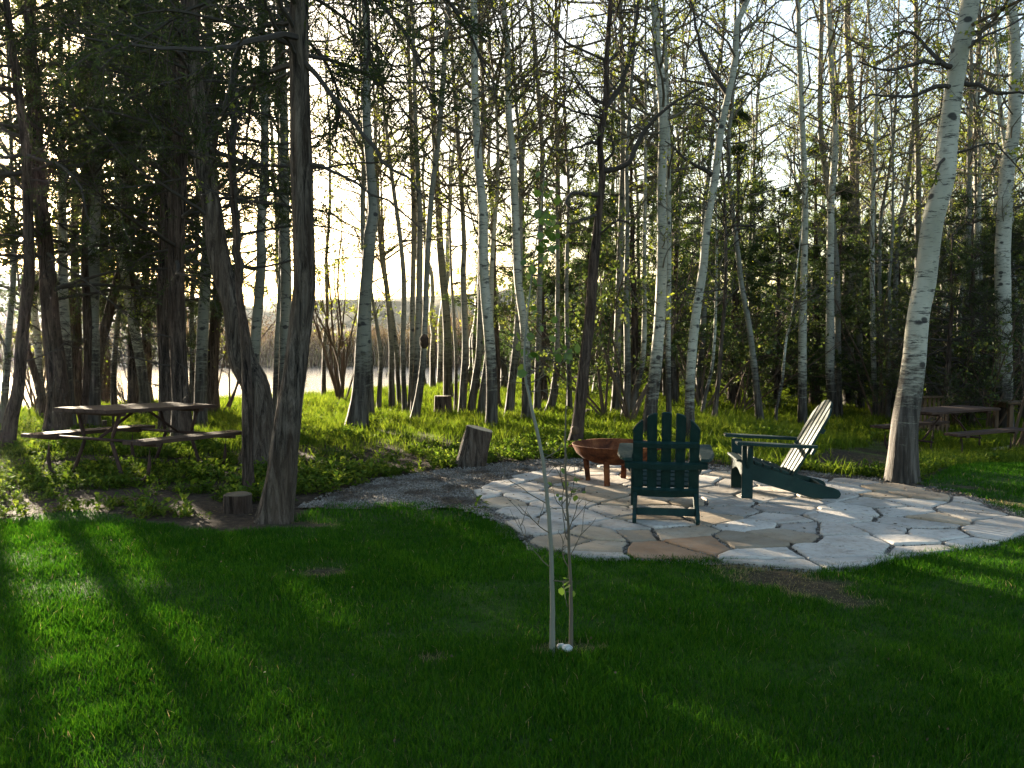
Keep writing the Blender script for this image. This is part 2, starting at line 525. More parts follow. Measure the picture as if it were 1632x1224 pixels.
# ------------------------------------------------------------------ regions (outlines on the ground)
LAWN1 = ground_poly([(-330, 842), (-120, 834), (0, 830), (110, 815), (190, 822), (280, 840), (360, 852), (440, 842), (490, 815), (520, 806), (600, 803), (690, 804), (745, 808), (795, 832), (830, 862), (870, 880), (930, 890), (1010, 889), (1100, 893), (1180, 897), (1290, 906), (1370, 903), (1440, 887), (1540, 873), (1630, 858), (1720, 845), (1900, 840)]) + [(7, 1.2), (-6, 1.2)]
LAWN2 = ground_poly([(1462, 772), (1500, 752), (1560, 740), (1640, 735), (1800, 735), (1950, 760), (1950, 846), (1720, 846), (1650, 838), (1600, 812), (1550, 795), (1500, 781)])
PATIO = ground_poly([(755, 785), (800, 764), (875, 750), (980, 743), (1100, 751), (1200, 754), (1320, 762), (1430, 773), (1530, 794), (1600, 820), (1720, 842), (1645, 860), (1545, 876), (1440, 891), (1370, 907), (1290, 911), (1180, 900), (1010, 893), (930, 892), (850, 870), (803, 835)])
GRAVEL = ground_poly([(470, 812), (520, 788), (600, 765), (690, 750), (800, 738), (900, 731), (1000, 733), (1100, 740), (1250, 748), (1420, 762), (1530, 784), (1610, 812), (1740, 845), (1640, 862), (1540, 878), (1440, 892), (1370, 909), (1290, 912), (1180, 903), (1010, 895), (930, 896), (840, 872), (795, 838), (740, 812), (690, 810), (600, 809), (520, 812)])
PATH2 = ground_poly([(1540, 717), (1632, 712), (1800, 712), (1800, 722), (1632, 722), (1540, 720)])
DIRT = ground_poly([(1290, 745), (1310, 715), (1400, 702), (1480, 712), (1470, 742), (1380, 752)])
DEADP = [(1250, 925, 0.55, 0.28, -0.75), (1320, 955, 0.35, 0.16, -0.6), (513, 915, 0.16, 0.12, 0.3), (450, 838, 0.42, 0.14, 0), (1590, 800, 0.5, 0.12, -0.9), (905, 1035, 0.22, 0.10, 0), (690, 1050, 0.10, 0.06, 0), (1540, 778, 0.4, 0.12, -0.6)]
def dead_mask(x, y):
    d = np.zeros_like(x)
    for px, py, a, b, r in DEADP:
        c = at(px, py)
        u = (x - c[0]) * math.cos(r) + (y - c[1]) * math.sin(r)
        v = -(x - c[0]) * math.sin(r) + (y - c[1]) * math.cos(r)
        q = (u / a) ** 2 + (v / b) ** 2 + 0.9 * (vnoise(x, y, 7) - 0.5)
        d = np.maximum(d, 1 - sstep(0.3, 1.1, q))
    return d

# ------------------------------------------------------------------ ground, river, hills
def axis(lo, hi, mid, n, k):
    u = np.linspace(-1, 1, n)
    s = np.sinh(k * u) / np.sinh(k)
    return np.where(s < 0, mid + s * (mid - lo), mid + s * (hi - mid))

gx = axis(-420, 420, 0.5, 340, 5.2); gy = axis(-70, 330, 9.0, 340, 4.9)
X, Y = np.meshgrid(gx, gy)
Z = terrain(X, Y) + (vnoise(X, Y, 1.7) - 0.5) * 0.03 * (1 - in_poly(X, Y, GRAVEL)) - 0.03 * in_poly(X, Y, GRAVEL)
V = np.stack([X, Y, Z], -1).reshape(-1, 3)
nx, ny = len(gx), len(gy)
ii, jj = np.meshgrid(np.arange(nx - 1), np.arange(ny - 1))
b = (jj * nx + ii).ravel()
Q = np.stack([b, b + 1, b + nx + 1, b + nx], -1)
fx, fy = V[:, 0], V[:, 1]
lawn_a = (in_poly(fx, fy, LAWN1) | in_poly(fx, fy, LAWN2)).astype(float)
lawn_a = np.maximum(lawn_a, (fy < 2.5).astype(float)) * (1 - 0.9 * dead_mask(fx, fy))
wood_a = sstep(12, 17, fy + 2.5 * (vnoise(fx, fy, 0.5) - 0.5)) * (1 - sstep(-0.5, 0.6, shore(fx, fy)))
far_a = sstep(farbank(fx) - 2, farbank(fx) + 6, fy)
g = mesh_np('ground', V, Q, MAT['ground'], smooth=True, attrs={'lawn': lawn_a, 'wood': wood_a, 'far': far_a})
tag(g, kind='structure')

o = mesh_np('river', np.array([(-420, -60, -0.8), (120, -60, -0.8), (120, 90, -0.8), (-420, 90, -0.8)]), np.array([[0, 1, 2, 3]]), MAT['water'])
tag(o, kind='structure')

# hills: a ridge beyond the far meadow
hx = np.linspace(-300, 200, 150); hy = np.linspace(135, 270, 40)
HX, HY = np.meshgrid(hx, hy)
ang = HX / HY
ridge = 0.055 + 0.012 * np.sin(ang * 9 + 1.0) + 0.010 * (vnoise(HX, HY * 0, 0.08) - 0.5) + 0.026 * np.exp(-((ang + 0.44) / 0.08) ** 2) + 0.012 * np.exp(-((ang + 0.8) / 0.2) ** 2)
HZ = 1.6 + ridge * 212 * sstep(135, 215, HY) * (1 + 0.25 * (vnoise(HX, HY, 0.05) - 0.5)) * (1 - 0.4 * sstep(225, 270, HY)) + 1.2 * (vnoise(HX, HY, 0.15) - 0.5) - 1.8
b = (np.meshgrid(np.arange(149), np.arange(39))[1] * 150 + np.meshgrid(np.arange(149), np.arange(39))[0]).ravel()
o = mesh_np('hills', np.stack([HX, HY, HZ], -1).reshape(-1, 3), np.stack([b, b + 1, b + 151, b + 150], -1), MAT['hill'], smooth=True)
tag(o, kind='structure')

def sheet(name, poly, mat, cell, dz, edge_noise=0.0):
    xs = [p[0] for p in poly]; ys = [p[1] for p in poly]
    ax = np.arange(min(xs), max(xs) + cell, cell); ay = np.arange(min(ys), max(ys) + cell, cell)
    A, B = np.meshgrid(ax, ay)
    cxm, cym = (A[:-1, :-1] + cell / 2).ravel(), (B[:-1, :-1] + cell / 2).ravel()
    w = edge_noise
    keep = in_poly(cxm + w * (vnoise(cxm, cym, 4) - 0.5), cym + w * (vnoise(cxm, cym, 4, 9) - 0.5), poly)
    n = len(ax)
    I, J = np.meshgrid(np.arange(len(ax) - 1), np.arange(len(ay) - 1))
    b = (J * n + I).ravel()[keep]
    Vv = np.stack([A, B, terrain(A, B) + dz + 0.008 * (vnoise(A, B, 9) - 0.5)], -1).reshape(-1, 3)
    return mesh_np(name, Vv, np.stack([b, b + 1, b + n + 1, b + n], -1), mat, smooth=True)

tag(sheet('gravel_bed', GRAVEL, MAT['gravel'], 0.06, 0.004, 0.35), kind='structure')
tag(sheet('gravel_path', PATH2, MAT['gravel'], 0.1, 0.03, 0.3), kind='structure')

# ------------------------------------------------------------------ flagstone patio
def clip_half(poly, p, n):
    out = []
    for i in range(len(poly)):
        a, b = poly[i], poly[(i + 1) % len(poly)]
        da, db = np.dot(a - p, n), np.dot(b - p, n)
        if da <= 0: out.append(a)
        if (da < 0) != (db < 0) and abs(da - db) > 1e-9:
            out.append(a + (b - a) * (da / (da - db)))
    return out

pr = np.random.default_rng(23)
pts = []
sx, sy = 0.56, 0.335
for j in range(-2, 20):
    for i in range(-4, 19):
        pts.append((-0.9 + i * sx + (0.5 * sx if j % 2 else 0) + pr.normal(0, 0.24) * sx, 5.3 + j * sy + pr.normal(0, 0.24) * sy))
pts = np.array(pts)
inside = in_poly(pts[:, 0], pts[:, 1], PATIO)
patio = mesh_np('patio', np.array([(x, y, float(terrain(x, y)) - 0.01) for x, y in PATIO]), np.zeros((0, 4), int), MAT['gravel'], tris=None) if False else None
patio = bpy.data.objects.new('patio', None); link(patio); tag(patio, kind='structure')
orange = [at(1050, 880)[:2]]
tan = [at(930, 858)[:2], at(1240, 862)[:2], at(1080, 858)[:2], at(1010, 800)[:2], at(1420, 785)[:2], at(950, 790)[:2]]
nst = 0
near_p = np.array([min(np.hypot(p[0] - q[0], p[1] - q[1]) for q in PATIO) for p in pts])
for k in np.where(inside | (near_p < 0.8))[0]:
    c = pts[k]
    poly = [np.array(v) for v in PATIO]
    for m in np.where(np.abs(pts - c).max(1) < 2.4)[0]:
        if m == k: continue
        dlt = pts[m] - c
        gap = 0.016
        d2 = np.array([dlt[0] / 1.25, dlt[1] * 1.25]); d2 = d2
        L = np.linalg.norm(dlt)
        poly = clip_half(poly, c + dlt / 2 - dlt / L * gap, dlt / L)
        if len(poly) < 3: break
    if len(poly) < 3: continue
    ar = 0.5 * abs(sum(poly[i][0] * poly[(i + 1) % len(poly)][1] - poly[(i + 1) % len(poly)][0] * poly[i][1] for i in range(len(poly))))
    if ar < 0.035: continue
    c = np.mean(poly, axis=0)
    # roughen the outline
    out = []
    for i in range(len(poly)):
        a, b2 = poly[i], poly[(i + 1) % len(poly)]
        e = np.linalg.norm(b2 - a)
        if e < 0.03: out.append((a + b2) / 2 if False else a); continue
        n = max(2, int(e / 0.07))
        nn = np.array([-(b2 - a)[1], (b2 - a)[0]]) / e
        bow = pr.normal(0, 0.007)
        for q in range(n):
            tq = q / n
            jit = pr.normal(0, 0.0045) + bow * math.sin(math.pi * tq)
            if q == 0:  # knock the corner back
                pp = a + (c - a) * pr.uniform(0.0, 0.02)
            else:
                pp = a + (b2 - a) * tq + nn * jit
            out.append(pp)
    n = len(out)
    z0 = float(terrain(*c)); tilt = pr.normal(0, 0.010, 2); top = 0.028 + pr.uniform(-0.006, 0.008)
    P = np.array(out) - c
    rings = [(1.0, -0.03), (1.0, top - 0.012), (0.985, top - 0.003), (0.955, top)]
    Vv = []
    for s_, z_ in rings:
        zz = z_ + (P @ tilt if z_ > 0 else 0)
        Vv.append(np.column_stack([P * s_ if s_ == 1 else P - nrm(P) * (1 - s_) * 0.5, np.full(n, 0) + zz]))
    Vv = np.vstack(Vv)
    fc = [tuple(r * n + i for i in ()) for r in ()]
    mb = MB(); 
    faces = []
    for r in range(3):
        for i in range(n): faces.append((r * n + i, r * n + (i + 1) % n, (r + 1) * n + (i + 1) % n, (r + 1) * n + i))
    faces.append(tuple(3 * n + i for i in range(n)))
    mb.add(Vv, faces)
    mt, lab = 'stone', None
    if min(np.linalg.norm(c - q) for q in orange) < 0.42: mt, lab = 'stone_orange', 'rust-brown flagstone at the front edge by the lawn'
    elif min(np.linalg.norm(c - q) for q in tan) < 0.42: mt, lab = 'stone_tan', 'tan flagstone'
    elif pr.random() < 0.10: mt, lab = 'stone_tan', 'tan flagstone'
    so = mb.build('flagstone', MAT[mt], patio)
    so.location = (c[0], c[1], z0)
    if lab: so['label'] = lab
    nst += 1
print('flagstones', nst); SC['flagstone_count'] = nst

# pebbles over the gravel (uncountable)
def pebbles(name, poly, count, avoid=None, r0=0.006, r1=0.016, mat='gravel'):
    xs = [p[0] for p in poly]; ys = [p[1] for p in poly]
    x = rng.uniform(min(xs), max(xs), count * 3); y = rng.uniform(min(ys), max(ys), count * 3)
    k = in_poly(x, y, poly); x, y = x[k][:count], y[k][:count]
    n = len(x)
    base = np.array([(1, 0, 0), (0, 1, 0), (-1, 0, 0), (0, -1, 0), (0, 0, 0.7), (0, 0, -0.7)])
    tr = np.array([(0, 1, 4), (1, 2, 4), (2, 3, 4), (3, 0, 4), (1, 0, 5), (2, 1, 5), (3, 2, 5), (0, 3, 5)])
    s = rng.uniform(r0, r1, n)
    a = rng.uniform(0, 6.28, n)
    B = base[None] * (s[:, None, None] * rng.uniform(0.7, 1.3, (n, 6, 1)))
    ca, sa = np.cos(a)[:, None], np.sin(a)[:, None]
    Vv = np.stack([B[..., 0] * ca - B[..., 1] * sa + x[:, None], B[..., 0] * sa + B[..., 1] * ca + y[:, None], B[..., 2] + (terrain(x, y) + 0.012)[:, None]], -1).reshape(-1, 3)
    T = (tr[None] + (np.arange(n) * 6)[:, None, None]).reshape(-1, 3)
    return mesh_np(name, Vv, np.zeros((0, 4), int), MAT[mat], tris=T)
tag(pebbles('gravel_stones', GRAVEL, 26000), kind='stuff')

# ------------------------------------------------------------------ grass, weeds, litter (stuff)
def blades(x, y, h, w, bend, z=None):
    n = len(x)
    a = rng.uniform(0, 2 * np.pi, n)
    ca, sa = np.cos(a), np.sin(a)
    z0 = terrain(x, y) - 0.01 if z is None else z
    b = rng.uniform(0, 2 * np.pi, n); bx, by = np.cos(b) * bend * h, np.sin(b) * bend * h
    V = np.empty((n, 6, 3))
    for r, (t, ww) in enumerate(((0, 1.0), (0.55, 0.8), (1.0, 0.12))):
        cx_, cy_ = x + bx * t * t, y + by * t * t
        zz = z0 + h * t * (1 - 0.25 * bend * t)
        V[:, r * 2, 0] = cx_ - ca * w * ww / 2; V[:, r * 2, 1] = cy_ - sa * w * ww / 2; V[:, r * 2, 2] = zz
        V[:, r * 2 + 1, 0] = cx_ + ca * w * ww / 2; V[:, r * 2 + 1, 1] = cy_ + sa * w * ww / 2; V[:, r * 2 + 1, 2] = zz
    q = np.array([(0, 1, 3, 2), (2, 3, 5, 4)])
    Q = (q[None] + (np.arange(n) * 6)[:, None, None]).reshape(-1, 4)
    return V.reshape(-1, 3), Q

def scatter(d0, d1, n, side=0.62):
    """points in the wedge in front of the viewpoint, a bit wider than the view"""
    d = np.sqrt(rng.uniform(d0 * d0, d1 * d1, n))
    x = rng.uniform(-side, side, n) * d + rng.normal(0, 0.3, n)
    return x, d

parts, deads = [], []
for d0, d1, n, wd in ((1.9, 4.6, 190000, 0.0036), (4.6, 7.5, 230000, 0.0048), (7.5, 12.5, 150000, 0.0075)):
    x, y = scatter(d0, d1, n, 0.75)
    e = 0.10 * (vnoise(x, y, 5) - 0.5)
    k = in_poly(x + e, y + e, LAWN1) | in_poly(x + e, y + e, LAWN2)
    x, y = x[k], y[k]
    dm = dead_mask(x, y)
    k = rng.random(len(x)) > dm * 0.55
    x, y, dm = x[k], y[k], dm[k]
    cl = vnoise(x, y, 2.2) * 0.5 + vnoise(x, y, 7.0) * 0.5
    h = (0.030 + 0.045 * cl) * rng.uniform(0.6, 1.25, len(x)) * (1 - 0.55 * dm)
    Vb, Qb = blades(x, y, h, wd * rng.uniform(0.7, 1.2, len(x)), rng.uniform(0.1, 0.8, len(x)))
    parts.append((Vb, Qb, 0)); deads.append(np.repeat(np.where(rng.random(len(x)) < np.maximum(dm, 0.008), rng.uniform(0.5, 1, len(x)), 0.0), 6))
V, Q, _ = join(parts)
o = mesh_np('lawn_grass', V, Q, MAT['lawn'], attrs={'dead': np.concatenate(deads)})
tag(o, 'short mown green lawn grass in front of the flagstone patio', kind='stuff')

def wood_ok(x, y):
    e = 0.5 * (vnoise(x, y, 1.5) - 0.5)
    k = ~(in_poly(x, y, LAWN1) | in_poly(x + e, y + e, LAWN2) | in_poly(x + e * 0.6, y + e * 0.6, GRAVEL) | in_poly(x + e, y + e, PATH2))
    return k & (shore(x, y) < 0.6)

# tufted woodland grass
parts = []
for d0, d1, nc, wd in ((9.5, 17, 13000, 0.009), (17, 28, 18000, 0.015), (28, 48, 15000, 0.028)):
    x, y = scatter(d0, d1, nc)
    k = wood_ok(x, y) & ~in_poly(x, y, DIRT)
    den = sstep(10.8, 15.0, y + 3.5 * (vnoise(x, y, 0.6) - 0.5)) * 1.0 + 0.25 * (x > 1.5)
    k &= rng.random(nc) < den * (0.35 + 0.9 * vnoise(x, y, 1.1))
    x, y = x[k], y[k]
    m = 13
    X2 = np.repeat(x, m) + rng.normal(0, 0.09, len(x) * m); Y2 = np.repeat(y, m) + rng.normal(0, 0.09, len(x) * m)
    hh = np.repeat(rng.uniform(0.08, 0.24, len(x)), m) * rng.uniform(0.6, 1.2, len(X2))
    parts.append((*blades(X2, Y2, hh, wd * rng.uniform(0.7, 1.2, len(X2)), rng.uniform(0.15, 0.9, len(X2))), 0))
V, Q, _ = join(parts)
tag(mesh_np('woodland_grass', V, Q, MAT['meadow']), 'sunlit tufts of taller grass on the woodland floor', kind='stuff')

# broad-leaved weeds
def weed_mesh(x, y, scale):
    n = len(x); m = 16
    X2 = np.repeat(x, m); Y2 = np.repeat(y, m); s = np.repeat(scale, m) * rng.uniform(0.6, 1.3, n * m)
    a = rng.uniform(0, 2 * np.pi, n * m); el = rng.uniform(0.2, 1.2, n * m)
    r0 = rng.uniform(0, 0.07, n * m) * np.repeat(scale / 0.1, m)
    bx, by = X2 + np.cos(a) * r0, Y2 + np.sin(a) * r0
    bz = terrain(X2, Y2) + rng.uniform(0.0, 1.0, n * m) ** 1.5 * 1.3 * np.repeat(scale, m)
    D = np.stack([np.cos(a) * np.cos(el), np.sin(a) * np.cos(el), np.sin(el)], -1)
    side = np.stack([-np.sin(a), np.cos(a), np.zeros_like(a)], -1)
    B0 = np.stack([bx, by, bz], -1)
    L = s[:, None]
    mid = B0 + D * L * 0.5
    tip = B0 + D * L - np.array([0, 0, 1.0]) * L * 0.35
    w = side * L * rng.uniform(0.14, 0.26, (n * m, 1))
    V = np.stack([B0 - w * 0.2, B0 + w * 0.2, mid - w, mid + w, tip - w * 0.15, tip + w * 0.15], 1).reshape(-1, 3)
    q = np.array([(0, 1, 3, 2), (2, 3, 5, 4)])
    return V, (q[None] + (np.arange(n * m) * 6)[:, None, None]).reshape(-1, 4)
x, y = scatter(7.6, 19, 30000)
k = wood_ok(x, y) & ~in_poly(x, y, DIRT)
cl = vnoise(x, y, 0.75) * 0.6 + vnoise(x, y, 2.6) * 0.4
k &= rng.random(len(x)) < sstep(0.44, 0.60, cl + 0.10 * (x < -2.0)) * (1 - 0.75 * sstep(13, 18, y))
near_tree = (np.hypot(x + 2.0, y - 7.7) < 0.55) | (np.hypot(x + 2.55, y - 8.0) < 0.35)
k &= ~near_tree
x, y = x[k], y[k]
V, Q = weed_mesh(x, y, rng.uniform(0.03, 0.08, len(x)) * (0.7 + 0.9 * vnoise(x, y, 0.9, 5)))
tag(mesh_np('weed_cover', V, Q, MAT['weed']), 'low broad-leaved weeds covering the soil between lawn and woods', kind='stuff')
print('weeds', len(x))

# fallen leaves and bits
x, y = scatter(7, 22, 16000)
k = (wood_ok(x, y) | in_poly(x, y, GRAVEL)) & (rng.random(len(x)) < np.where(in_poly(x, y, PATIO), 0.30, 1.0))
x, y = x[k], y[k]
C = np.stack([x, y, terrain(x, y) + 0.022 + 0.03 * in_poly(x, y, PATIO)], -1)
V, Q = leaf_quads(C, 0.035, rng, 0.7)
V[:, 2] = np.repeat(C[:, 2], 4) + (V[:, 2] - np.repeat(C[:, 2], 4)) * 0.3
tag(mesh_np('fallen_leaves', V, Q, MAT['litter']), 'dry brown leaf litter on bare soil and gravel', kind='stuff')

# a few fallen leaves and clover heads on the lawn
x, y = scatter(3.0, 11, 380)
k = in_poly(x, y, LAWN1); x, y = x[k], y[k]
C = np.stack([x, y, terrain(x, y) + rng.uniform(0.03, 0.06, len(x))], -1)
V, Q = leaf_quads(C, 0.015, rng, 0.8)
tag(mesh_np('lawn_litter', V, Q, MAT['litter']), 'scattered small dry leaves lying in the lawn', kind='stuff')

# willow thicket on the far bank
n = 9000
x = rng.uniform(-75, 22, n); y = farbank(x) + rng.exponential(2.5, n)
hh = (1.6 + 2.6 * vnoise(x, y, 0.12)) * rng.uniform(0.6, 1.15, n)
V, Q = blades(x, y, hh, rng.uniform(0.05, 0.14, n), rng.uniform(0.05, 0.6, n))
nb_ = 90
bx_ = rng.uniform(-75, 22, nb_); by_ = farbank(bx_) + rng.uniform(0.5, 14, nb_); bs_ = rng.uniform(0.9, 2.3, nb_)
ids_ = np.repeat(np.arange(nb_), 420)
Cb = nrm(rng.normal(size=(len(ids_), 3))) * rng.uniform(0.35, 1.0, (len(ids_), 1)) * bs_[ids_][:, None] * np.array([1.25, 1.0, 0.95])
Cb += np.stack([bx_, by_, terrain(bx_, by_) + bs_ * 0.7], -1)[ids_]
Vl, Ql = leaf_quads(Cb, 0.30, rng, 0.35, 0.8)
V, Q, _ = join([(V, Q, 0), (Vl, Ql, 0)])
tag(mesh_np('willow_thicket', V, Q, MAT['reed']), 'brown leafless willow thicket lining the far river bank', kind='stuff')
print('ground done', round(time.time() - T0, 1))
# ------------------------------------------------------------------ trees
def trunk_mesh(P, R, sides, rough, seed, flute=0.0, flare=0.25):
    """one trunk along P (N,3) with radii R; returns verts, quads, height-of-vertex"""
    r = np.random.default_rng(seed)
    N = len(P)
    T = nrm(np.gradient(P, axis=0))
    A = nrm(np.cross(T, np.array([0.1, 1.0, 0.0]))); B = np.cross(T, A)
    th = np.arange(sides) * 2 * np.pi / sides
    s = np.concatenate([[0], np.cumsum(np.linalg.norm(np.diff(P, axis=0), axis=1))])
    RR = np.repeat(R[:, None], sides, 1)
    RR *= 1 + flare * np.exp(-s / 0.22)[:, None]
    if flute:
        ph = r.uniform(0, 6.28, 3)
        RR *= 1 + flute * (0.5 * np.sin(3 * th[None] + ph[0] + 0.8 * s[:, None]) + 0.35 * np.sin(5 * th[None] + ph[1] - 0.6 * s[:, None]) + 0.25 * np.sin(9 * th[None] + ph[2] + 0.4 * s[:, None])) * (0.45 + 1.1 * np.exp(-s / 0.9))[:, None]
    RR *= 1 + rough * (vnoise(th[None] * 2.2 + 0 * s[:, None], s[:, None] * 3.0 + seed, 1.0) - 0.5) * 2
    RR *= 1 + rough * 0.6 * (vnoise(th[None] * 6 + 0 * s[:, None], s[:, None] * 9.0 + seed, 1.0) - 0.5) * 2
    ring = A[:, None, :] * np.cos(th)[None, :, None] + B[:, None, :] * np.sin(th)[None, :, None]
    V = P[:, None, :] + ring * RR[:, :, None]
    b = (np.arange(N - 1) * sides)[:, None]; k = np.arange(sides)[None]
    Q = np.stack([b + k, b + (k + 1) % sides, b + sides + (k + 1) % sides, b + sides + k], -1).reshape(-1, 4)
    return V.reshape(-1, 3), Q, np.repeat(s, sides)

def crown_aspen(P, R, H, r, h0=0.3, nb=42, leaf=1800, lsize=0.05, Lb=1.7, lmat=1, extra=None, k2=6, k3=3, up=0.10, thick=0.8, low=0):
    """twigs and leaves along a trunk polyline"""
    s = np.concatenate([[0], np.cumsum(np.linalg.norm(np.diff(P, axis=0), axis=1))]); s /= s[-1]
    t = np.sort(r.uniform(h0, 0.985, nb))
    if low: t = np.concatenate([t, r.uniform(0.12, h0, low)])
    n = len(t)
    S = np.stack([np.interp(t, s, P[:, c]) for c in range(3)], -1)
    az = r.uniform(0, 2 * np.pi, n); el = r.normal(0.45, 0.25, n)
    D = np.stack([np.cos(az) * np.cos(el), np.sin(az) * np.cos(el), np.sin(el)], -1)
    rel = (t - h0) / (1 - h0)
    L = Lb * r.uniform(0.5, 1.2, n) * np.where(rel < 0, 0.55, (0.55 + 0.75 * np.sin(np.pi * np.clip(rel * 0.85 + 0.12, 0, 1))))
    P1 = grow(S, D, L, 7, 0.22, up, r)
    R1 = np.linspace(1, 0.25, 7)[None] * (0.010 + 0.010 * L[:, None]) * thick
    if extra is not None:
        P1 = np.concatenate([P1, extra[0]]); R1 = np.concatenate([R1, extra[1]])
    S2, D2, i2, t2 = spawn(P1, k2, 0.15, 1.0, 0.8, r)
    L1 = np.linalg.norm(P1[:, -1] - P1[:, 0], axis=1)
    L2 = np.clip(0.42 * L1[i2] * (1.15 - 0.6 * t2) * r.uniform(0.5, 1.3, len(i2)), 0.15, 1.3)
    P2 = grow(S2, D2, L2, 5, 0.25, 0.08, r)
    R2 = np.linspace(1, 0.4, 5)[None] * np.full((len(P2), 1), 0.0075) * thick
    S3, D3, i3, t3 = spawn(P2, k3, 0.2, 1.0, 0.75, r)
    L3 = np.clip(0.5 * L2[i3] * r.uniform(0.5, 1.3, len(i3)), 0.10, 0.6)
    P3 = grow(S3, D3, L3, 4, 0.25, 0.10, r)
    R3 = np.linspace(1, 0.5, 4)[None] * np.full((len(P3), 1), 0.0048) * thick
    parts = [(*tubes(P1, R1, 4), 0), (*tubes(P2, R2, 3), 0), (*tubes(P3, R3, 3), 0)]
    if leaf:
        leaf = int(leaf * 1.25); lsize = lsize * 0.82
        # leaves gather in clumps at some twig ends
        wts = r.random(len(P3)) ** 2.5; wts /= wts.sum()
        ids = r.choice(len(P3), leaf, p=wts); f = r.uniform(0.4, 1.0, leaf) * 3
        i = np.minimum(f.astype(int), 2); f = (f - i)[:, None]
        C = P3[ids, i] * (1 - f) + P3[ids, i + 1] * f + r.normal(0, 0.03, (leaf, 3))
        V, Q = leaf_quads(C, lsize, r, 0.85)
        parts.append((V, Q, lmat))
    return join(parts)

def crown_juniper(P, R, r, h0=0.2, nb=46, Lb=1.9, spray=24, k2=9, size=0.085, droop=-0.04, shape='loose', bare=6, extra=None):
    s = np.concatenate([[0], np.cumsum(np.linalg.norm(np.diff(P, axis=0), axis=1))]); s /= s[-1]
    t = np.sort(r.uniform(h0, 0.99, nb))
    S = np.stack([np.interp(t, s, P[:, c]) for c in range(3)], -1)
    az = r.uniform(0, 2 * np.pi, nb)
    el = r.normal(0.25 if shape == 'loose' else 0.05, 0.25, nb)
    D = np.stack([np.cos(az) * np.cos(el), np.sin(az) * np.cos(el), np.sin(el)], -1)
    rel = (t - h0) / (1 - h0)
    if shape == 'loose': L = Lb * r.uniform(0.45, 1.2, nb) * (1.05 - 0.7 * rel)
    else: L = Lb * r.uniform(0.75, 1.1, nb) * (1.03 - rel)
    P1 = grow(S, D, L, 7, 0.16 if shape == 'loose' else 0.08, droop, r)
    R1 = np.linspace(1, 0.2, 7)[None] * (0.008 + 0.009 * L[:, None])
    if extra is not None:
        P1 = np.concatenate([P1] + [extra[0]] * 3); R1 = np.concatenate([R1] + [extra[1]] * 3)
        L = np.concatenate([L] + [np.full(len(extra[0]), 1.9)] * 3)
    Pf = np.stack([np.stack([np.interp(np.linspace(0, 6, 19), np.arange(7), P1[k, :, c]) for c in range(3)], -1) for k in range(len(P1))])
    Pf[:, 1:-1] = (Pf[:, :-2] + 2 * Pf[:, 1:-1] + Pf[:, 2:]) / 4
    Pf[:, 1:-1] = (Pf[:, :-2] + 2 * Pf[:, 1:-1] + Pf[:, 2:]) / 4
    Pf[:, 2:-1] += r.normal(0, 0.006, Pf[:, 2:-1].shape)
    parts = [(*tubes(Pf, np.stack([np.interp(np.linspace(0, 6, 19), np.arange(7), q) for q in R1]), 5), 0)]
    if bare:   # short dead snags low on the trunk
        tb = r.uniform(0.04, h0, bare)
        Sb = np.stack([np.interp(tb, s, P[:, c]) for c in range(3)], -1)
        a = r.uniform(0, 6.28, bare)
        Pb = grow(Sb, np.stack([np.cos(a), np.sin(a), r.normal(0.1, 0.3, bare)], -1), r.uniform(0.4, 1.4, bare), 6, 0.25, 0.02, r)
        parts.append((*tubes(Pb, np.linspace(1, 0.25, 6)[None] * np.full((bare, 1), 0.014), 4), 0))
        Sx, Dx, ix, tx = spawn(Pb, 5, 0.3, 1, 0.8, r)
        parts.append((*tubes(grow(Sx, Dx, r.uniform(0.15, 0.5, len(Sx)), 4, 0.3, 0, r), np.linspace(1, 0.4, 4)[None] * np.full((len(Sx), 1), 0.006), 3), 0))
    S2, D2, i2, t2 = spawn(P1, k2, 0.22, 1.0, 0.75, r)
    L2 = np.clip(0.40 * L[i2] * (1.2 - 0.6 * t2) * r.uniform(0.6, 1.3, len(i2)), 0.12, 0.9)
    if shape != 'loose': D2[:, 2] *= 0.35
    P2 = grow(S2, D2, L2, 5, 0.2, 0.02 if shape == 'loose' else -0.05, r)
    parts.append((*tubes(P2, np.linspace(1, 0.4, 5)[None] * np.full((len(P2), 1), 0.007), 3), 0))
    m = len(P2) * spray
    spray = int(spray * 1.9)
    ids = np.repeat(np.arange(len(P2)), spray)
    keep = r.random(len(P2))[ids] > 0.22
    ids = ids[keep]; m = len(ids)
    f = r.uniform(0.1, 1.0, m) * 4; i = np.minimum(f.astype(int), 3); ff = (f - i)[:, None]
    C = P2[ids, i] * (1 - ff) + P2[ids, i + 1] * ff
    T = nrm(P2[ids, i + 1] - P2[ids, i])
    C = C + r.normal(0, 0.02, C.shape)
    dirs = nrm(T * 0.8 + r.normal(size=(m, 3)) * 0.65 + np.array([0, 0, 0.10]))
    side = nrm(np.cross(dirs, r.normal(size=(m, 3))))
    ln = (size * 0.72 * r.uniform(0.6, 1.4, m))[:, None]; w = ln * r.uniform(0.055, 0.115, (m, 1))
    V = np.stack([C, C + dirs * ln * 0.5 + side * w, C + dirs * ln, C + dirs * ln * 0.5 - side * w], 1).reshape(-1, 3)
    parts.append((V, np.arange(m * 4).reshape(-1, 4), 1))
    return join(parts)

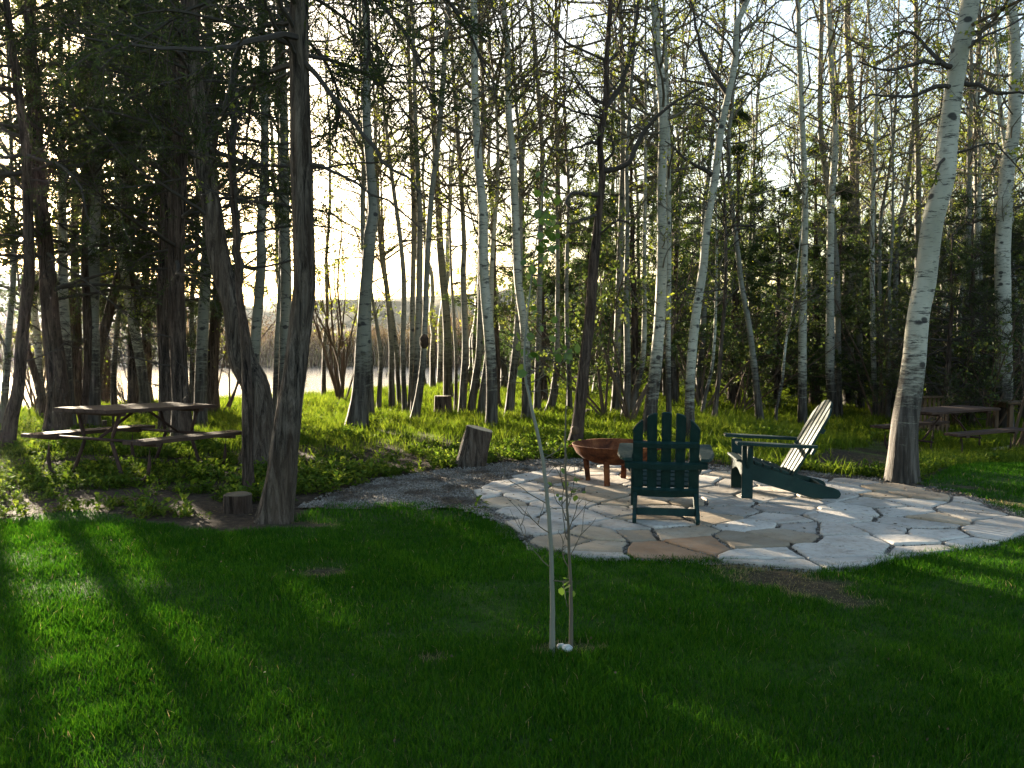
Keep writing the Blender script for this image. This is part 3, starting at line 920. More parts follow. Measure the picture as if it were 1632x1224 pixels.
def extend(P, W, H, r, wander=0.06):
    """carry a traced trunk on past the top of the frame up to height H"""
    P = [np.array(p) for p in P]; W = list(W)
    d = nrm(P[-1] - P[-2])
    while P[-1][2] < H - 0.3:
        d = nrm(d * 0.75 + np.array([0, 0, 0.35]) + r.normal(0, wander, 3))
        st = min(1.2, H - P[-1][2])
        left = max(H - P[-1][2], 0.01)
        P.append(P[-1] + d * st); W.append(max(W[-1] * (1 - 0.95 * st / (left + 0.2)), 0.012))
    return P, W

NTREE = 0
def add_tree(kind, px, w, label, H, group=None, py_base=None, Yd=None, crown=None, dark=0.9, limbs=(), sides=None, bark=None, depthlean=0.0, name=None, cat='tree', burl=None):
    """px: [(x, y) ...] from the foot upwards in photo pixels, w: widths in pixels"""
    global NTREE
    NTREE += 1
    seed = 100 + NTREE; r = np.random.default_rng(seed)
    base = at(*px[0]) if Yd is None else atY(px[0][0], px[0][1], Yd)
    if Yd is not None:
        base[2] = terrain(base[0], base[1])
    Yb = base[1]
    P = [base - np.array([0, 0, 0.05])]
    dy = 0.0
    for q in px[1:]:
        pt = atY(q[0], q[1], Yb)
        dy = depthlean * (pt[2] - base[2]) + r.normal(0, 0.015)
        P.append(atY(q[0], q[1], Yb + dy))
    W = [x / F * Yb / 2 for x in w]
    if len(W) < len(P):
        W = list(np.interp(np.linspace(0, 1, len(P)), np.linspace(0, 1, len(W)), W))
    P, W = extend(P, W, H, r)
    P = [p - base for p in P]
    near = Yb < 13
    Pd, Rd = smoothline(P, W, 0.10 if near else 0.22)
    root = empty(name or {'aspen': 'aspen_tree', 'juniper': 'juniper_tree', 'spruce': 'spruce_tree', 'dark': 'dark_barked_tree'}[kind], base, label, cat, group)
    ns = sides or (28 if near else 14)
    jun = kind in ('juniper', 'dark', 'spruce')
    V, Q, s = trunk_mesh(Pd, Rd, ns, (0.05 if kind == 'juniper' else 0.03), seed, (0.16 if near else 0.1) if kind == 'juniper' else 0.02, 0.35 if jun else 0.22)
    fur = np.clip(1.0 - (s - dark * 0.35) / (0.9 + 0.9 * dark), 0, 1) if kind == 'aspen' else np.zeros(len(s))
    bm_ = MAT[bark or {'aspen': 'aspen_bark' if ('white' in label.split(' behind')[0] or 'pale' in label) else 'aspen_bark_shaded', 'juniper': 'juniper_bark', 'spruce': 'dark_bark', 'dark': 'dark_bark'}[kind]]
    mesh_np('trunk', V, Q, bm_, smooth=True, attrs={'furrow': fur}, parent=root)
    ex = None
    if limbs:
        EP, ER = [], []
        for L in limbs:
            lp = [atY(q[0], q[1], Yb + (q[2] if len(q) > 2 else 0.0) ) - base for q in L['px']]
            lw = [x / F * Yb / 2 for x in L['w']]
            lw = np.interp(np.linspace(0, 1, len(lp)), np.linspace(0, 1, len(lw)), lw)
            lpd, lwd = smoothline(lp, lw, 0.12)
            lpd[1:-1] += r.normal(0, 0.008, lpd[1:-1].shape)
            Vl, Ql = tubes(lpd[None], np.maximum(lwd, 0.006)[None], 8)
            mesh_np('limb', Vl, Ql, MAT['twig_dark'] if L.get('dark', True) else bm_, smooth=True, attrs={'furrow': np.zeros(len(Vl))}, parent=root)
            if L.get('twigs', True):
                ix = np.linspace(0, len(lpd) - 1, 7).astype(int)
                EP.append(lpd[ix]); ER.append(np.full(7, 0.004))
        if EP: ex = (np.array(EP), np.array(ER))
    if burl is not None:
        bp = atY(burl[0], burl[1], Yb - 0.06) - base
        mb = MB(); th = np.linspace(0, np.pi, 9)
        rr = burl[2] / F * Yb / 2
        mb.lathe([(max(rr * math.sin(a), 0.002) * (1 + 0.08 * math.sin(7 * a)), -rr * burl[3] * math.cos(a)) for a in th], 14)
        bo = mb.build('burl', MAT[burl[4]], root, smooth=True); bo.location = tuple(bp)
        bo['label'] = burl[5]
    c = dict(crown or {})
    mats = {'aspen': ('twig', 'aspen_leaf'), 'juniper': ('twig_dark', 'juniper_leaf'), 'spruce': ('twig_dark', 'spruce_leaf'), 'dark': ('twig_dark', 'aspen_leaf')}[kind]
    if c.get('none'): return root
    if kind in ('aspen', 'dark'):
        c.setdefault('h0', 0.3)
        V, Q, m = crown_aspen(Pd, Rd, H, r, extra=ex, **c)
    else:
        V, Q, m = crown_juniper(Pd, Rd, r, extra=ex, **c)
    mesh_np('crown', V, Q, [MAT[mats[0]], MAT[mats[1]]], m, parent=root)
    return root

A = 'aspen'; J = 'juniper'
# ---- the junipers at the left
add_tree(J, [(437, 832), (447, 780), (456, 700), (471, 588), (484, 475), (485, 413), (481, 263), (477, 113), (477, 0)], [48, 46, 42, 35, 34, 33, 33, 30, 28],
         'big shaggy-barked juniper with a split foot standing where lawn meets soil', 9.5, crown=dict(h0=0.40, nb=66, Lb=2.1, bare=0, spray=34), sides=40,
         limbs=[dict(px=[(484, 262, 0), (510, 266, -.05), (545, 278, -.1), (590, 308, -.15), (640, 335, -.2), (676, 372, -.25)], w=[7, 4, 2], twigs=False),
                dict(px=[(480, 95, 0), (520, 140, -.1), (560, 190, -.2), (585, 222, -.25), (610, 255, -.3), (650, 283, -.35), (672, 310, -.4)], w=[9, 6, 2], twigs=False),
                dict(px=[(477, -30, 0), (560, -20, -.4), (620, 20, -.6), (660, 80, -.7), (690, 165, -.8)], w=[9, 5, 2]),
                dict(px=[(477, -60, 0), (580, -70, .4), (680, -30, .7), (740, 40, .8), (775, 110, .9), (790, 160, .9)], w=[9, 5, 2]),
                dict(px=[(479, 60, 0), (500, 75, .2), (525, 110, .3), (540, 165, .4), (535, 215, .4)], w=[7, 4, 2]),
                dict(px=[(477, -50, 0), (540, -60, .2), (580, -10, .3), (590, 60, .4), (585, 110, .4)], w=[8, 5, 2])])
add_tree(J, [(412, 745), (416, 690), (408, 620), (384, 570), (372, 494), (350, 419), (338, 338), (325, 263), (312, 150), (306, 40)], [56, 46, 44, 40, 34, 32, 30, 28, 26, 24],
         'thick dark juniper leaning left just behind the split-footed one', 9.0, crown=dict(h0=0.34, nb=74, Lb=2.2, bare=0, spray=36, droop=-0.05),
         limbs=[dict(px=[(374, 470, 0), (380, 440, .05), (378, 400, .1), (375, 340, .1), (372, 263, .15), (374, 150, .2), (380, 40, .3)], w=[16, 13, 9])])
add_tree('dark', [(397, 790), (395, 740), (394, 660), (393, 590), (388, 520), (380, 450), (377, 380)], [18, 17, 17, 15, 13, 10, 7],
         'slim dark straight stem beside the low stump', 3.6, crown=dict(h0=0.75, nb=8, leaf=60, Lb=0.6, k2=4, k3=3))
add_tree(J, [(269, 695), (266, 600), (261, 475), (265, 376), (268, 250), (272, 100)], [30, 25, 21, 21, 20, 18],
         'tall dark trunk behind the left picnic table, left of a touching pair', 10, crown=dict(h0=0.25, nb=74, Lb=2.4, bare=4, spray=30, size=0.10, droop=-0.07), bark='dark_bark')
add_tree(J, [(291, 708), (288, 640), (284, 550), (282, 475), (282, 376), (289, 188), (297, 38)], [36, 27, 26, 25, 25, 24, 23],
         'tall dark trunk behind the left picnic table, right of a touching pair', 10.5, crown=dict(h0=0.25, nb=74, Lb=2.4, bare=4, spray=30, size=0.10, droop=-0.07), bark='dark_bark')
add_tree(J, [(94, 695), (92, 607), (81, 513), (74, 410), (64, 320), (56, 207), (48, 60)], [40, 32, 27, 24, 22, 21, 19],
         'thick dark trunk at the left end of the left picnic table', 10, crown=dict(h0=0.22, nb=80, Lb=2.4, bare=6, spray=30, size=0.10, droop=-0.06), bark='dark_bark')
add_tree(A, [(113, 690), (106, 600), (105, 550), (101, 475), (100, 400), (99, 300), (97, 150)], [20, 18, 17, 15, 14, 12, 9],
         'paler trunk close behind the thick dark one at the left end of the picnic table', 11, crown=dict(leaf=700), dark=1.4)
add_tree(J, [(134, 689), (140, 600), (139, 500), (136, 420), (138, 300), (140, 120)], [16, 14, 13, 13, 12, 11],
         'thin dark trunk behind the left half of the picnic table', 9, crown=dict(h0=0.27, nb=66, Lb=2.1, spray=38, size=0.10, droop=-0.06), bark='dark_bark')
add_tree(A, [(144, 688), (148, 590), (147, 500), (149, 430), (148, 376), (153, 260), (155, 188), (158, 38)], [30, 21, 20, 20, 20, 18, 17, 15],
         'grey-green trunk behind the left half of the picnic table', 12, crown=dict(leaf=500), dark=1.2)
add_tree(J, [(150, 668), (158, 565), (167, 525), (177, 486), (195, 419), (200, 370), (206, 325), (214, 250)], [16, 15, 15, 15, 14, 13, 12, 11],
         'dark trunk leaning right behind the left picnic table', 7.5, crown=dict(h0=0.36, nb=60, Lb=2.2, spray=36, size=0.10, droop=-0.05), bark='dark_bark',
         limbs=[dict(px=[(184, 488, 0), (198, 496, 0), (215, 500, .1), (235, 505, .1), (255, 502, .2)], w=[5, 3, 2]), dict(px=[(195, 440, 0), (215, 450, 0), (238, 460, .1), (258, 465, .2)], w=[6, 3, 2])])
add_tree(A, [(319, 682), (320, 620), (322, 550), (326, 475), (329, 400), (331, 250), (333, 80)], [22, 19, 18, 17, 16, 13, 10],
         'grey-green aspen behind the right end of the left picnic table', 12, crown=dict(leaf=700), dark=1.0)
add_tree(A, [(306, 660), (306, 560), (306, 475), (313, 400), (316, 250)], [9, 8, 8, 7, 6],
         'thin stem close left of the aspen at the right end of the picnic table', 10, crown=dict(leaf=500, nb=30))
add_tree(J, [(9, 720), (18, 665), (29, 620), (36, 531), (46, 437), (45, 380), (40, 225), (24, 113), (10, 0)], [22, 20, 18, 17, 17, 16, 14, 12, 10],
         'dark leaning trunk nearest the left edge of the photo', 8.5, crown=dict(h0=0.40, nb=58, Lb=2.1, spray=32, size=0.10, droop=-0.05), bark='dark_bark')
add_tree(A, [(2, 690), (10, 600), (13, 540), (20, 470), (22, 400), (18, 250)], [12, 11, 10, 9, 8, 6],
         'slim stem half hidden by the dark leaning trunk at the far left', 9, crown=dict(leaf=600, nb=30))
add_tree('dark', [(72, 672), (60, 610), (48, 570), (42, 545)], [12, 11, 10, 8], 'short dark stem leaning left by the water at the far left', 3.2, crown=dict(h0=0.6, nb=10, leaf=80, Lb=0.8))
# ---- aspens left of centre
add_tree(A, [(398, 690), (403, 620), (407, 543), (413, 470), (417, 400), (415, 413 - 40), (422, 263), (420, 113), (414, 0)], [17, 16, 16, 15, 15, 14, 13, 12, 10],
         'grey aspen seen between the two big front junipers, left of a thin pair', 12, crown=dict(leaf=900))
add_tree(A, [(438, 672), (441, 560), (447, 456), (448, 400), (446, 250), (441, 100)], [9, 9, 8, 8, 7, 5],
         'thin aspen touching the left side of a stouter one behind the split-footed juniper', 11, crown=dict(leaf=700, nb=32))
add_tree(A, [(450, 684), (453, 588), (456, 480), (455, 400), (454, 376), (453, 225), (449, 75)], [19, 17, 17, 17, 16, 14, 12],
         'stout grey aspen seen just left of the split-footed juniper trunk', 12, crown=dict(leaf=900))
add_tree(A, [(567, 684), (573, 640), (577, 600), (581, 494), (588, 400), (590, 370), (595, 338), (590, 263), (584, 188), (585, 75), (582, 0)], [36, 29, 28, 21, 19, 19, 17, 15, 14, 13, 12],
         'stout grey aspen with an S-curved stem, first right of the split-footed juniper', 12.5, crown=dict(leaf=1300, h0=0.38), dark=0.9)
add_tree(A, [(588, 668), (588, 600), (585, 500), (580, 400), (578, 338), (580, 225), (576, 90)], [18, 14, 11, 9, 8, 8, 6],
         'slim aspen close behind the S-curved stout one', 11.5, crown=dict(leaf=800, nb=34))
add_tree(A, [(603, 657), (606, 600), (607, 569), (601, 520), (595, 483), (590, 450)], [8, 7, 7, 6, 5, 4],
         'thin bent sapling-like stem a hand right of the S-curved aspen', 6.5, crown=dict(leaf=500, nb=26, Lb=1.1))
add_tree(A, [(625, 654), (624, 600), (624, 550), (620, 495), (616, 456), (608, 405), (603, 330), (598, 200)], [11, 9, 9, 9, 8, 8, 6, 4],
         'slim aspen with a dark crook at mid height, third from the S-curved one', 10, crown=dict(leaf=800, nb=34))
add_tree(A, [(637, 650), (634, 600), (631, 550), (625, 501), (617, 460)], [8, 7, 7, 6, 5],
         'thin stem crossing behind the slim aspen with the crook', 8, crown=dict(leaf=600, nb=28))
add_tree(A, [(646, 666), (643, 600), (642, 550), (644, 456), (640, 400), (635, 357), (622, 263), (614, 188), (603, 90)], [9, 8, 8, 8, 7, 7, 6, 5, 4],
         'slim aspen curving up leftward, just left of the clump with the burl', 11, crown=dict(leaf=800, nb=34))
add_tree(A, [(653, 660), (656, 590), (657, 513), (659, 400), (659, 338), (655, 188), (650, 60)], [9, 8, 8, 8, 8, 7, 5],
         'left one of the tight clump of three slim aspens, with a straight stem', 12, crown=dict(leaf=900, nb=34))
add_tree(A, [(658, 668), (664, 580), (667, 500), (669, 438), (669, 400), (669, 338), (663, 225), (660, 100)], [11, 10, 10, 10, 10, 9, 8, 6],
         'middle one of the tight clump of three slim aspens', 12, crown=dict(leaf=900, nb=36))
add_tree(A, [(659, 674), (668, 630), (674, 580), (678, 500), (680, 438), (682, 400), (687, 319), (700, 207), (708, 94), (713, 20)], [15, 12, 10, 9, 9, 9, 9, 9, 8, 7],
         'slim aspen carrying a black oval burl at mid height', 12, crown=dict(leaf=900, nb=36), burl=(676, 544, 15, 1.6, 'dark_bark', 'black oval burl swelling out of the stem'))
add_tree(A, [(715, 640), (713, 580), (712, 513), (702, 400), (699, 338), (691, 188), (689, 60)], [16, 14, 13, 12, 11, 9, 7],
         'aspen rising directly behind the dark upright stump at the wood edge', 12.5, crown=dict(leaf=1000))
add_tree(A, [(726, 660), (727, 580), (723, 500), (719, 430), (716, 300)], [6, 5, 5, 4, 3],
         'very thin stem right of the dark upright stump', 8, crown=dict(leaf=500, nb=26))
add_tree(A, [(736, 662), (739, 610), (742, 550), (738, 438), (740, 400), (737, 330), (733, 263), (723, 131), (718, 30)], [13, 12, 11, 9, 8, 7, 7, 6, 4],
         'slender dark-footed aspen between the dark stump and the small spruce', 12, crown=dict(leaf=900))
add_tree(A, [(749, 662), (757, 610), (763, 569), (765, 524), (766, 460), (764, 330)], [13, 12, 11, 10, 9, 7],
         'aspen leaning right into the small spruce', 11, crown=dict(leaf=800))
add_tree(A, [(766, 664), (772, 610), (778, 560), (782, 500), (785, 400)], [14, 12, 10, 9, 7],
         'aspen with a foot leaning left, against the stout grey trunk behind the pale-topped stump', 10, crown=dict(leaf=800))
add_tree(A, [(783, 682), (784, 640), (783, 588), (780, 540), (776, 494), (772, 451), (770, 400), (770, 338), (763, 263), (757, 150), (755, 0)], [19, 18, 17, 17, 17, 16, 16, 15, 13, 12, 11],
         'stout grey aspen standing right behind the pale-topped stump', 12.5, crown=dict(leaf=1200, h0=0.36), dark=1.1)
# ---- centre
add_tree(A, [(811, 664), (815, 620), (822, 560), (826, 500), (829, 440)], [15, 13, 12, 10, 8], 'dark-footed aspen leaning right, left neighbour of the bright trunk behind the sapling', 10, crown=dict(leaf=800))
add_tree(A, [(840, 672), (839, 620), (838, 560), (834, 506), (826, 451), (821, 338), (817, 244), (811, 188), (808, 75), (802, 0)], [17, 15, 14, 14, 13, 13, 12, 11, 10, 9],
         'tall pale aspen rising right behind the leafy sapling', 12.5, crown=dict(leaf=1100, h0=0.34))
add_tree(A, [(856, 660), (858, 560), (861, 420), (862, 319), (864, 244), (858, 150), (849, 19)], [12, 10, 8, 8, 7, 7, 5],
         'slim aspen seen just right of the leafy sapling top', 12.5, crown=dict(leaf=1000))
add_tree(A, [(874, 657), (880, 640), (885, 610), (888, 560), (889, 430), (888, 263), (885, 150), (886, 0)], [15, 13, 12, 9, 7, 7, 6, 5],
         'aspen with a foot leaning left, between sapling and dark crooked tree', 13, crown=dict(leaf=1000))
add_tree(A, [(908, 657), (907, 600), (904, 540), (903, 430), (906, 300)], [9, 8, 7, 6, 5], 'thin stem close left of the dark crooked tree', 11, crown=dict(leaf=900, nb=34))
add_tree('dark', [(914, 715), (921, 676), (930, 591), (940, 506), (946, 421), (950, 385), (954, 338), (960, 282), (956, 225), (965, 169), (967, 94), (973, 0)], [24, 19, 18, 17, 16, 14, 12, 11, 10, 10, 8, 7],
         'dark crooked tree with forked top and twisted side limbs behind the fire pit', 8.5, cat='tree', crown=dict(h0=0.5, nb=26, leaf=900, Lb=1.3),
         burl=(917, 686, 15, 1.2, 'old_wood', 'pinkish healed knot low on the stem'),
         limbs=[dict(px=[(964, 172), (976, 155, .1), (992, 135, .1), (1000, 105, .15), (1007, 75, .2), (1014, 35, .2), (1020, -10, .3)], w=[9, 7, 5]),
                dict(px=[(960, 274), (980, 270, -.1), (1003, 259, -.2), (1012, 238, -.2), (1025, 214, -.2), (1048, 184, -.3), (1078, 162, -.3), (1120, 139, -.3)], w=[9, 8, 3]),
                dict(px=[(954, 310), (935, 312, -.1), (913, 308, -.2), (902, 322, -.3), (912, 335, -.3), (930, 325, -.3)], w=[8, 5, 2]),
                dict(px=[(957, 229), (942, 228, -.1), (928, 234, -.1), (908, 238, -.2), (886, 240, -.3)], w=[6, 4, 2]),
                dict(px=[(951, 342), (925, 352, -.2), (900, 357, -.3), (875, 359, -.4)], w=[5, 4, 2]),
                dict(px=[(960, 260), (975, 245, -.1), (976, 228, -.15), (966, 222, -.2)], w=[6, 4, 2]),
                dict(px=[(962, 165), (940, 150, .1), (915, 120, .1), (890, 95, .2)], w=[5, 3, 2]),
                dict(px=[(952, 375), (985, 352, -.2), (1010, 358, -.3)], w=[4, 3, 2])])
add_tree(A, [(980, 662), (983, 610), (983, 578), (986, 480), (990, 350), (993, 230), (990, 60)], [16, 14, 13, 11, 10, 8, 6], 'straight dark-footed aspen behind the fire pit', 13, crown=dict(leaf=1100))
add_tree(A, [(995, 668), (999, 630), (1000, 570), (998, 480), (1000, 360)], [14, 12, 11, 9, 7], 'aspen crossing the foot of a leaning one behind the fire pit', 12, crown=dict(leaf=900))
add_tree(A, [(1004, 664), (1012, 625), (1023, 583), (1027, 520), (1027, 400)], [12, 10, 9, 8, 6], 'aspen with a foot leaning left, just left of the white spotted aspen', 12, crown=dict(leaf=900))
add_tree(A, [(1032, 700), (1037, 650), (1042, 612), (1050, 527), (1054, 451), (1055, 357), (1054, 300), (1057, 207), (1054, 131), (1046, 75), (1043, 0)], [25, 21, 20, 18, 17, 15, 14, 14, 14, 13, 12],
         'white spotted aspen rising behind the chair seen from the back', 12.5, crown=dict(leaf=1500, h0=0.36, low=8), dark=0.8, Yd=13.5)
add_tree(A, [(1066, 672), (1065, 560), (1066, 400), (1065, 225), (1061, 94), (1058, 0)], [9, 8, 8, 7, 6, 5], 'thin pale aspen hard behind the white spotted one', 13, crown=dict(leaf=900))
add_tree(A, [(1100, 700), (1099, 634), (1104, 549), (1112, 481), (1121, 425), (1127, 357), (1140, 282), (1149, 207), (1161, 150), (1172, 94), (1174, 38), (1191, 0)], [16, 15, 15, 14, 13, 12, 12, 11, 10, 10, 9, 9],
         'white aspen leaning right behind the chairs, forked into long limbs', 12, crown=dict(leaf=1400, h0=0.36, low=6), dark=0.5, Yd=13.0,
         limbs=[dict(px=[(1134, 278), (1118, 268, -.1), (1100, 259, -.2), (1080, 240, -.2), (1060, 225, -.3)], w=[8, 5, 2]),
                dict(px=[(1160, 152), (1145, 130, .1), (1130, 109, .1), (1118, 80, .2), (1112, 56, .2), (1100, 0, .3)], w=[8, 6, 4]),
                dict(px=[(1150, 200), (1120, 170, .1), (1090, 165, .1), (1062, 168, .2)], w=[4, 3, 1.5])])
add_tree(A, [(1212, 678), (1205, 612), (1195, 527), (1182, 455), (1177, 413), (1170, 357), (1164, 300), (1161, 225), (1168, 150), (1172, 30)], [14, 11, 9, 8, 8, 8, 7, 7, 6, 4],
         'slender aspen leaning left with a sunlit edge, above the side-view chair', 11.5, crown=dict(leaf=1100))
add_tree(A, [(1118, 665), (1124, 630), (1134, 590), (1138, 550), (1141, 480)], [6, 6, 5, 5, 4], 'thin curved stem between the leaning white aspen and a reddish stem', 7, crown=dict(leaf=700, nb=28, Lb=1.2))
add_tree('dark', [(1137, 674), (1141, 640), (1146, 600), (1150, 540), (1155, 480), (1157, 400)], [9, 8, 7, 6, 6, 5], 'reddish-brown thin stem behind the arms of the side-view chair', 7, crown=dict(h0=0.3, nb=30, leaf=800, Lb=1.1), bark='juniper_bark')
add_tree(A, [(1236, 680), (1238, 650), (1246, 610), (1250, 570), (1254, 535), (1262, 505)], [5, 5, 5, 4, 4, 3], 'thin kinked stem midway between two white aspens above the side-view chair', 5.0, crown=dict(leaf=400, nb=22, Lb=0.9))
# ---- right
add_tree(A, [(1279, 682), (1279, 549), (1281, 442), (1283, 320), (1279, 207), (1275, 113), (1272, 0)], [15, 13, 11, 10, 9, 8, 7], 'straight white aspen with a bright sunlit left edge, left of the side-view chair back', 13.5, crown=dict(leaf=1300))
add_tree(A, [(1330, 668), (1323, 600), (1323, 549), (1323, 442), (1324, 340), (1326, 301), (1332, 226), (1330, 188), (1324, 94), (1320, 0)], [16, 14, 14, 12, 11, 11, 10, 9, 9, 8],
         'white aspen with a bright sunlit left edge directly above the side-view chair back', 13.5, crown=dict(leaf=1300))
add_tree(A, [(1338, 665), (1336, 600), (1335, 527), (1333, 420), (1320, 300), (1309, 226), (1307, 131), (1309, 0)], [11, 10, 10, 9, 9, 9, 8, 7], 'shaded aspen crossing behind the white one above the chair back', 13, crown=dict(leaf=1100))
add_tree(A, [(1357, 650), (1350, 580), (1350, 549), (1352, 464), (1358, 357), (1360, 263), (1356, 150), (1350, 38)], [22, 21, 21, 20, 18, 14, 11, 10], 'stout grey aspen with black scars right of the side-view chair back', 13.5, crown=dict(leaf=1200), dark=0.6)
add_tree(A, [(1372, 655), (1370, 600), (1369, 500), (1368, 400), (1366, 300)], [12, 11, 10, 9, 7], 'shaded aspen just right of the stout grey one with black scars', 12, crown=dict(leaf=1000))
add_tree(A, [(1397, 668), (1393, 600), (1391, 500), (1390, 357), (1394, 233), (1396, 120)], [9, 8, 8, 7, 6, 4], 'thin aspen left of the big leaning white trunk', 12, crown=dict(leaf=1000))
add_tree(A, [(1404, 664), (1403, 560), (1402, 450), (1403, 357), (1412, 300), (1422, 241), (1428, 150)], [7, 7, 6, 6, 5, 5, 4], 'thin aspen bending right, close left of the big leaning trunk', 12, crown=dict(leaf=900, nb=34))
add_tree(A, [(1424, 660), (1426, 560), (1428, 430), (1434, 360), (1448, 282), (1456, 180)], [10, 9, 8, 8, 7, 5], 'aspen mostly hidden behind the big leaning white trunk, bending right', 12, crown=dict(leaf=1000))
add_tree(A, [(1466, 655), (1464, 500), (1463, 357), (1463, 263), (1459, 150), (1459, 0)], [11, 10, 10, 9, 8, 7], 'straight aspen whose foot hides behind the big leaning white trunk', 13.5, crown=dict(leaf=1100))
add_tree(A, [(1437, 768), (1439, 725), (1442, 676), (1455, 591), (1463, 506), (1474, 451), (1486, 357), (1505, 282), (1512, 211), (1520, 143), (1531, 75), (1546, 0)], [48, 44, 41, 36, 33, 33, 32, 31, 29, 27, 27, 27],
         'big white-barked aspen leaning right at the back edge of the patio', 11, crown=dict(leaf=2600, h0=0.42, nb=46, Lb=2.0), dark=0.95, sides=36,
         limbs=[dict(px=[(1526, 108), (1500, 102, -.1), (1470, 98, -.2), (1440, 108, -.3), (1405, 112, -.4), (1370, 98, -.5)], w=[9, 6, 2]),
                dict(px=[(1520, 140), (1490, 138, -.1), (1460, 150, -.1), (1425, 155, -.2), (1390, 150, -.3), (1360, 175, -.4)], w=[8, 5, 2]),
                dict(px=[(1522, 120), (1490, 90, .1), (1470, 65, .2), (1440, 50, .2), (1395, 90, .3)], w=[8, 5, 2]),
                dict(px=[(1530, 130), (1560, 135, -.1), (1590, 150, -.2), (1625, 148, -.3), (1670, 160, -.4)], w=[8, 5, 2]),
                dict(px=[(1532, 90), (1560, 60, .2), (1590, 50, .3), (1640, 20, .4)], w=[7, 4, 2]),
                dict(px=[(1516, 245), (1540, 240, -.1), (1575, 228, -.2), (1600, 240, -.3), (1640, 290, -.4)], w=[4, 3, 2]),
                dict(px=[(1508, 250), (1497, 262, -.15), (1490, 285, -.25), (1484, 300, -.3)], w=[5, 4, 2])])
add_tree(A, [(1602, 690), (1600, 560), (1598, 414), (1602, 320), (1606, 263), (1617, 188), (1616, 56), (1608, 0)], [26, 24, 23, 22, 22, 19, 17, 15], 'stout white aspen at the right edge of the photo behind dark evergreens', 12, crown=dict(leaf=1500))
add_tree(A, [(1546, 670), (1545, 560), (1544, 400), (1545, 250), (1548, 120)], [10, 9, 9, 8, 6], 'slim aspen behind the evergreens right of the big leaning trunk', 13, crown=dict(leaf=1100))
add_tree(A, [(1560, 660), (1560, 500), (1558, 350), (1556, 200), (1560, 60)], [13, 12, 11, 9, 7], 'shaded aspen two trunks right of the big leaning one', 13, crown=dict(leaf=1100))
print('traced trees', NTREE, round(time.time() - T0, 1))

# ---- evergreens of the understorey
def evergreen(px, py, H, Lb, label, shape='cone', nb=60, group=None, name='spruce_tree', spray=20, seedoff=0, size=0.10, k2=9, h0=0.10, leaf='spruce_leaf', Y=None):
    base = at(px, py)
    r = np.random.default_rng(2900 + int(px * 3 + py))
    root = empty(name, base, label, 'tree', group)
    n = 16; z = np.linspace(0, H, n)
    P = np.stack([np.cumsum(r.normal(0, 0.02, n)), np.cumsum(r.normal(0, 0.02, n)), z - 0.05], -1)
    R = np.linspace(0.035 + H * 0.011, 0.01, n)
    V, Q, s = trunk_mesh(P, R, 10, 0.03, int(px) + 500, 0, 0.3)
    mesh_np('trunk', V, Q, MAT['dark_bark'], smooth=True, attrs={'furrow': s * 0}, parent=root)
    V, Q, m = crown_juniper(P, R, r, h0=h0, nb=nb, Lb=Lb, spray=spray, k2=k2, size=size, shape=shape, bare=4)
    mesh_np('crown', V, Q, [MAT['twig_dark'], MAT[leaf]], m, parent=root)
    return root
evergreen(792, 652, 5.4, 1.15, 'small sparse spruce with level branches beside the stout grey aspen', nb=34, spray=16, h0=0.25)
evergreen(865, 646, 6.5, 2.0, 'dark evergreen behind the leafy sapling', 'loose', spray=34, nb=54, size=0.12)
evergreen(930, 640, 5.6, 2.2, 'rounded dark evergreen behind the dark crooked tree', 'loose', spray=34, nb=60, size=0.13)
evergreen(1010, 645, 7.0, 2.4, 'broad dark evergreen left of the white spotted aspen', 'loose', spray=34, nb=66, size=0.13)
evergreen(1075, 640, 6.8, 2.2, 'dark evergreen filling the gap between the two white aspens behind the chair', 'loose', spray=34, nb=60, size=0.13)
evergreen(1165, 650, 5.6, 1.8, 'olive sunlit evergreen left of the slender leaning aspen', 'loose', spray=34, nb=56, size=0.11)
evergreen(1236, 655, 5.8, 1.9, 'olive evergreen between two white aspens above the chair with the reclined back', 'loose', spray=34, nb=56, size=0.11)
evergreen(1300, 648, 5.4, 1.8, 'dark evergreen behind the pair of white aspens at the chair back', 'loose', spray=34, nb=52, size=0.12)
evergreen(1395, 660, 4.8, 1.6, 'olive evergreen left of the big leaning trunk', 'loose', spray=34, nb=52, size=0.10)
evergreen(1425, 650, 5.0, 1.7, 'dark evergreen half behind the big leaning trunk', 'loose', spray=34, nb=52, size=0.11)
evergreen(1500, 690, 4.0, 1.9, 'low dark evergreen directly behind the right picnic table', 'loose', nb=60, size=0.10, leaf='juniper_leaf')
evergreen(1545, 684, 4.8, 2.1, 'wide dark evergreen behind the right end of the right picnic table', 'loose', nb=66, size=0.10, leaf='juniper_leaf')
evergreen(1590, 676, 4.5, 2.0, 'dark evergreen in front of the stout white aspen at the right edge', 'loose', nb=62, size=0.10, leaf='juniper_leaf')
evergreen(1640, 682, 5.2, 2.2, 'dark evergreen cut by the right edge of the photo', 'loose', nb=62, size=0.10, leaf='juniper_leaf')

